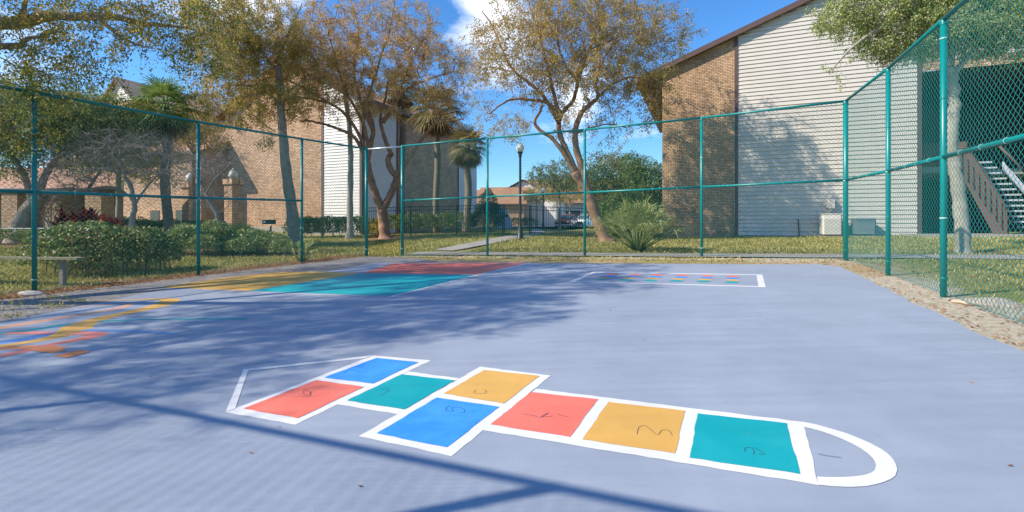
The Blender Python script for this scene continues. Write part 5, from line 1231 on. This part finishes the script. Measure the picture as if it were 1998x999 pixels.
tree('bare_shrub', 'multi-stemmed shrub with sparse orange leaves left of the red plants', [([np.array(g), np.array(g)+np.array([.1*k-.2, 0, .8]), np.array(g)+np.array([.35*k-.9, .1*k, 1.5])], .03, .015) for k in range(6)],
     [lump(95, 395, 18.5, .8, .5, .7)], 90, 14, .09, LF['brown'], M['bark_pale'], 83, cat='shrub', spread=.25, tipr=.005, baseflare=False)

# ---- grass blades and fallen leaves
def project(x, y, z): return CX+x/y*F, HZ+(CZ-z)/y*F
def grass():
    rng = np.random.default_rng(5); N = 330000
    Y = rng.uniform(3.5, 27, N)**1.0; px = rng.uniform(-60, 2060, N); X = (px-CX)/F*Y
    u = X*CA-Y*SA; v = X*SA+Y*CA
    inside = (u > -11.2) & (u < 3.35) & (v < 12.6)
    pathA = (np.abs(v-14.05) < .62) & (u > -9.6)
    cx = np.interp(Y, [16, 18, 20.5, 25, 34], [WX(862, 16), WX(905, 18.3), WX(960, 21), WX(1020, 24.5), 1.8]); pathB = (np.abs(X-cx) < .75) & (Y > 15)
    slabm = (v > 23.6) & (u > 8.2); inb = (v > 25.2) & (u > -2.2)
    n1 = np.sin(X*1.7+np.sin(Y*1.3))*np.sin(Y*1.9+X*.6); keep = ~(inside | pathA | pathB | slabm | inb)
    strip_ = (v > 11.9) & (v < 13.4) & (u > -9.5) & (u < 3.2)
    keep &= (rng.random(N) < np.where(strip_ | (u > 3.35) & (u < 4.2), .14, .95)) & (n1 > rng.uniform(-1.5, .2, N))
    for (ppx, YY, r) in ((750, 23.5, 1.3), (395, 16.5, 1.6), (480, 17, 1.8), (545, 17.2, 1.2), (30, 16.5, 2), (110, 17, 1.6), (1180, 21.6, 1.2), (1890, 12.4, .7)):
        x0 = WX(ppx, YY); keep &= (np.hypot(X-x0, Y-YY) > r)
    X, Y = X[keep], Y[keep]; n = len(X); Z = zg(X, Y); az = rng.uniform(0, 6.28, n); h = rng.uniform(.03, .085, n)*np.clip(.6+Y/25, .6, 1.3); w = h*.14+.003*Y/8
    d = np.stack([np.cos(az), np.sin(az), np.zeros(n)], 1); b = np.stack([X, Y, Z], 1); tip = b+np.stack([rng.normal(size=n)*.03, rng.normal(size=n)*.03, h], 1)
    P = np.stack([b-d*w[:, None], b+d*w[:, None], tip], 1)
    gm = leafmat('grass_blades', [(.16, .18, .035), (.28, .28, .06), (.46, .41, .14), (.62, .52, .26)], .3, .35, .7)
    bigmesh('lawn_grass', P, 3, gm, kind='stuff', label='short green and straw grass blades of the lawn')
grass()
def fallen():
    rng = np.random.default_rng(9); L = []; S = []
    def band(u0, u1, v0, v1, n, sd): 
        u = rng.uniform(u0, u1, n); v = rng.uniform(v0, v1, n); x = u*CA+v*SA; y = -u*SA+v*CA; L.append(np.stack([x, y, zg(x, y)+sd], 1)); S.append(np.full(n, 1. if n > 200 else .42))
    uu = np.where(rng.random(1700) < .35, 2.44+rng.normal(size=1700)*.05, 2.85+rng.normal(size=1700)*.2); vv = rng.uniform(1, 13.2, 1700); L.append(np.stack([uu*CA+vv*SA, -uu*SA+vv*CA, zg(uu*CA+vv*SA, -uu*SA+vv*CA)+.012], 1)); S.append(np.full(1700, .7))
    uu = -11.0+rng.normal(size=9000)*.36; vv = rng.uniform(2, 13.2, 9000); L.append(np.stack([uu*CA+vv*SA, -uu*SA+vv*CA, zg(uu*CA+vv*SA, -uu*SA+vv*CA)+.034], 1)); S.append(np.full(9000, .8))
    band(-9.5, 3.2, 11.9, 13.2, 1300, .015); band(-9.5, 3.2, 14.7, 24, 4500, .03); band(3.2, 10, 4, 14, 3500, .03); band(5, 14, 14.8, 23, 2500, .03); band(-18, -11.4, 5, 18, 2500, .02)
    band(-10.6, -8.6, 3, 9, 170, .034); band(-9, 2.3, 1.5, 11, 140, .030)
    P = np.concatenate(L); n = len(P); az = rng.uniform(0, 6.28, n); s_ = (rng.uniform(.012, .038, n)*np.concatenate(S))[:, None]
    d = np.stack([np.cos(az), np.sin(az), rng.normal(size=n)*.25], 1); e = np.stack([-np.sin(az), np.cos(az), rng.normal(size=n)*.25], 1)
    Q = np.stack([P-d*s_, P+e*s_*.5, P+d*s_, P-e*s_*.5], 1)
    bigmesh('fallen_leaves', Q, 4, LF['brown'], kind='stuff', label='scattered dry brown leaves along the court edges')
fallen()
# weeds on the far left court edge
for i, (px, py, s_, lab) in enumerate(((33, 605, .16, 'tallest weed tuft growing through the left court edge'), (28, 626, .12, 'weed tuft nearest the picture edge on the left court margin'), (108, 604, .1, 'small flat weed right of the tallest tuft'), (100, 588, .1, 'small weed near the pale concrete lump'), (147, 594, .1, 'weed tuft on the orange ribbon end'))):
    q = gp(px, py, .03); rng = np.random.default_rng(90+i); n = 70; C = np.array(q)+rng.normal(size=(n, 3))*np.array([s_, s_*.6, .0])+np.array([0, 0, .02])
    t = leaves('weed', C-np.array(q)+np.abs(rng.normal(size=(n, 1)))*np.array([[0, 0, .3*s_]]), .045, .3, LF['yellowgreen'], None, rng, -.3); t.location = q; tag(t, lab, 'weed', 'weeds on the left court edge')

# ================================================================= sky, sun, camera
w = bpy.data.worlds.new('World'); sc.world = w; w.use_nodes = True; nt = w.node_tree; bg = nt.nodes['Background']
sky = nt.nodes.new('ShaderNodeTexSky'); sky.sky_type = 'NISHITA'; sky.sun_disc = False
# lamp travels towards azimuth 73 deg right of the view axis; the sun itself stands opposite
sx_, sy_ = -math.sin(SAZ), -math.cos(SAZ)
sky.sun_elevation = SEL; sky.sun_rotation = math.atan2(sx_, sy_); sky.air_density = 1.15; sky.dust_density = .25; sky.ozone_density = 3.5; sky.altitude = 0
hsv = nt.nodes.new('ShaderNodeHueSaturation'); hsv.inputs['Saturation'].default_value = SKYSAT; hsv.inputs['Value'].default_value = 1.0
nt.links.new(sky.outputs[0], hsv.inputs['Color'])
tc = nt.nodes.new('ShaderNodeTexCoord'); nv = nt.nodes.new('ShaderNodeVectorMath'); nv.operation = 'NORMALIZE'; nt.links.new(tc.outputs['Generated'], nv.inputs[0])
mp = nt.nodes.new('ShaderNodeMapping'); mp.inputs['Scale'].default_value = (1, 1, 2.2); nt.links.new(nv.outputs[0], mp.inputs['Vector']); mp.inputs['Location'].default_value = CLOUD_LOC
nz = nt.nodes.new('ShaderNodeTexNoise'); nz.inputs['Scale'].default_value = 2.6; nz.inputs['Detail'].default_value = 9; nz.inputs['Roughness'].default_value = .58; nz.inputs['Distortion'].default_value = .25; nt.links.new(mp.outputs[0], nz.inputs['Vector'])
def sdir(px, py): v = Vector(((px-CX)/F, 1, (HZ-py)/F)); return v.normalized()
def blobmask(px, py, r, amt, prev):
    d = nt.nodes.new('ShaderNodeVectorMath'); d.operation = 'DISTANCE'; nt.links.new(nv.outputs[0], d.inputs[0]); d.inputs[1].default_value = sdir(px, py)
    a = nt.nodes.new('ShaderNodeMapRange'); a.inputs['From Min'].default_value = r; a.inputs['From Max'].default_value = 0; a.inputs['To Min'].default_value = 0; a.inputs['To Max'].default_value = amt
    nt.links.new(d.outputs['Value'], a.inputs['Value'])
    s_ = nt.nodes.new('ShaderNodeMath'); s_.operation = 'ADD'; nt.links.new(a.outputs[0], s_.inputs[0]); nt.links.new(prev, s_.inputs[1]); return s_.outputs[0]
f = nz.outputs['Fac']
for b_ in CLOUDS: f = blobmask(*b_, f)
cr = nt.nodes.new('ShaderNodeValToRGB'); cr.color_ramp.elements[0].position = .60; cr.color_ramp.elements[1].position = .80; nt.links.new(f, cr.inputs[0])
mx = nt.nodes.new('ShaderNodeMix'); mx.data_type = 'RGBA'; nt.links.new(cr.outputs[0], mx.inputs[0]); tn = nt.nodes.new('ShaderNodeMix'); tn.data_type = 'RGBA'; tn.blend_type = 'MULTIPLY'; tn.inputs[0].default_value = 1; nt.links.new(hsv.outputs[0], tn.inputs[6]); tn.inputs[7].default_value = (*SKYTINT, 1); nt.links.new(tn.outputs[2], mx.inputs[6]); mx.inputs[7].default_value = (*CLOUDC, 1)
nt.links.new(mx.outputs[2], bg.inputs['Color']); bg.inputs['Strength'].default_value = SKYSTR
sl = bpy.data.lights.new('sun', 'SUN'); sl.energy = SUNSTR; sl.angle = R(.5); sl.color = (1, .885, .72); so = bpy.data.objects.new('sun', sl); COL.objects.link(so)
dv = Vector((math.sin(SAZ)*math.cos(SEL), math.cos(SAZ)*math.cos(SEL), -math.sin(SEL))); so.rotation_euler = dv.to_track_quat('-Z', 'Y').to_euler(); so.location = (-20, -10, 30)
cam = bpy.data.cameras.new('camera'); co = bpy.data.objects.new('camera', cam); COL.objects.link(co); sc.camera = co
cam.sensor_width = 36; cam.lens = F/1998*36; cam.shift_y = -(499.5-HZ)/1998; cam.clip_end = 4000; cam.clip_start = .05
co.location = (0, 0, CZ); co.rotation_euler = (R(90), 0, 0)
sc.view_settings.view_transform = 'Standard'; sc.view_settings.look = 'None'; sc.view_settings.exposure = EXPO; sc.view_settings.gamma = 1
sc.cycles.max_bounces = 6; sc.cycles.diffuse_bounces = 3; sc.cycles.transparent_max_bounces = 4; sc.cycles.transmission_bounces = 3
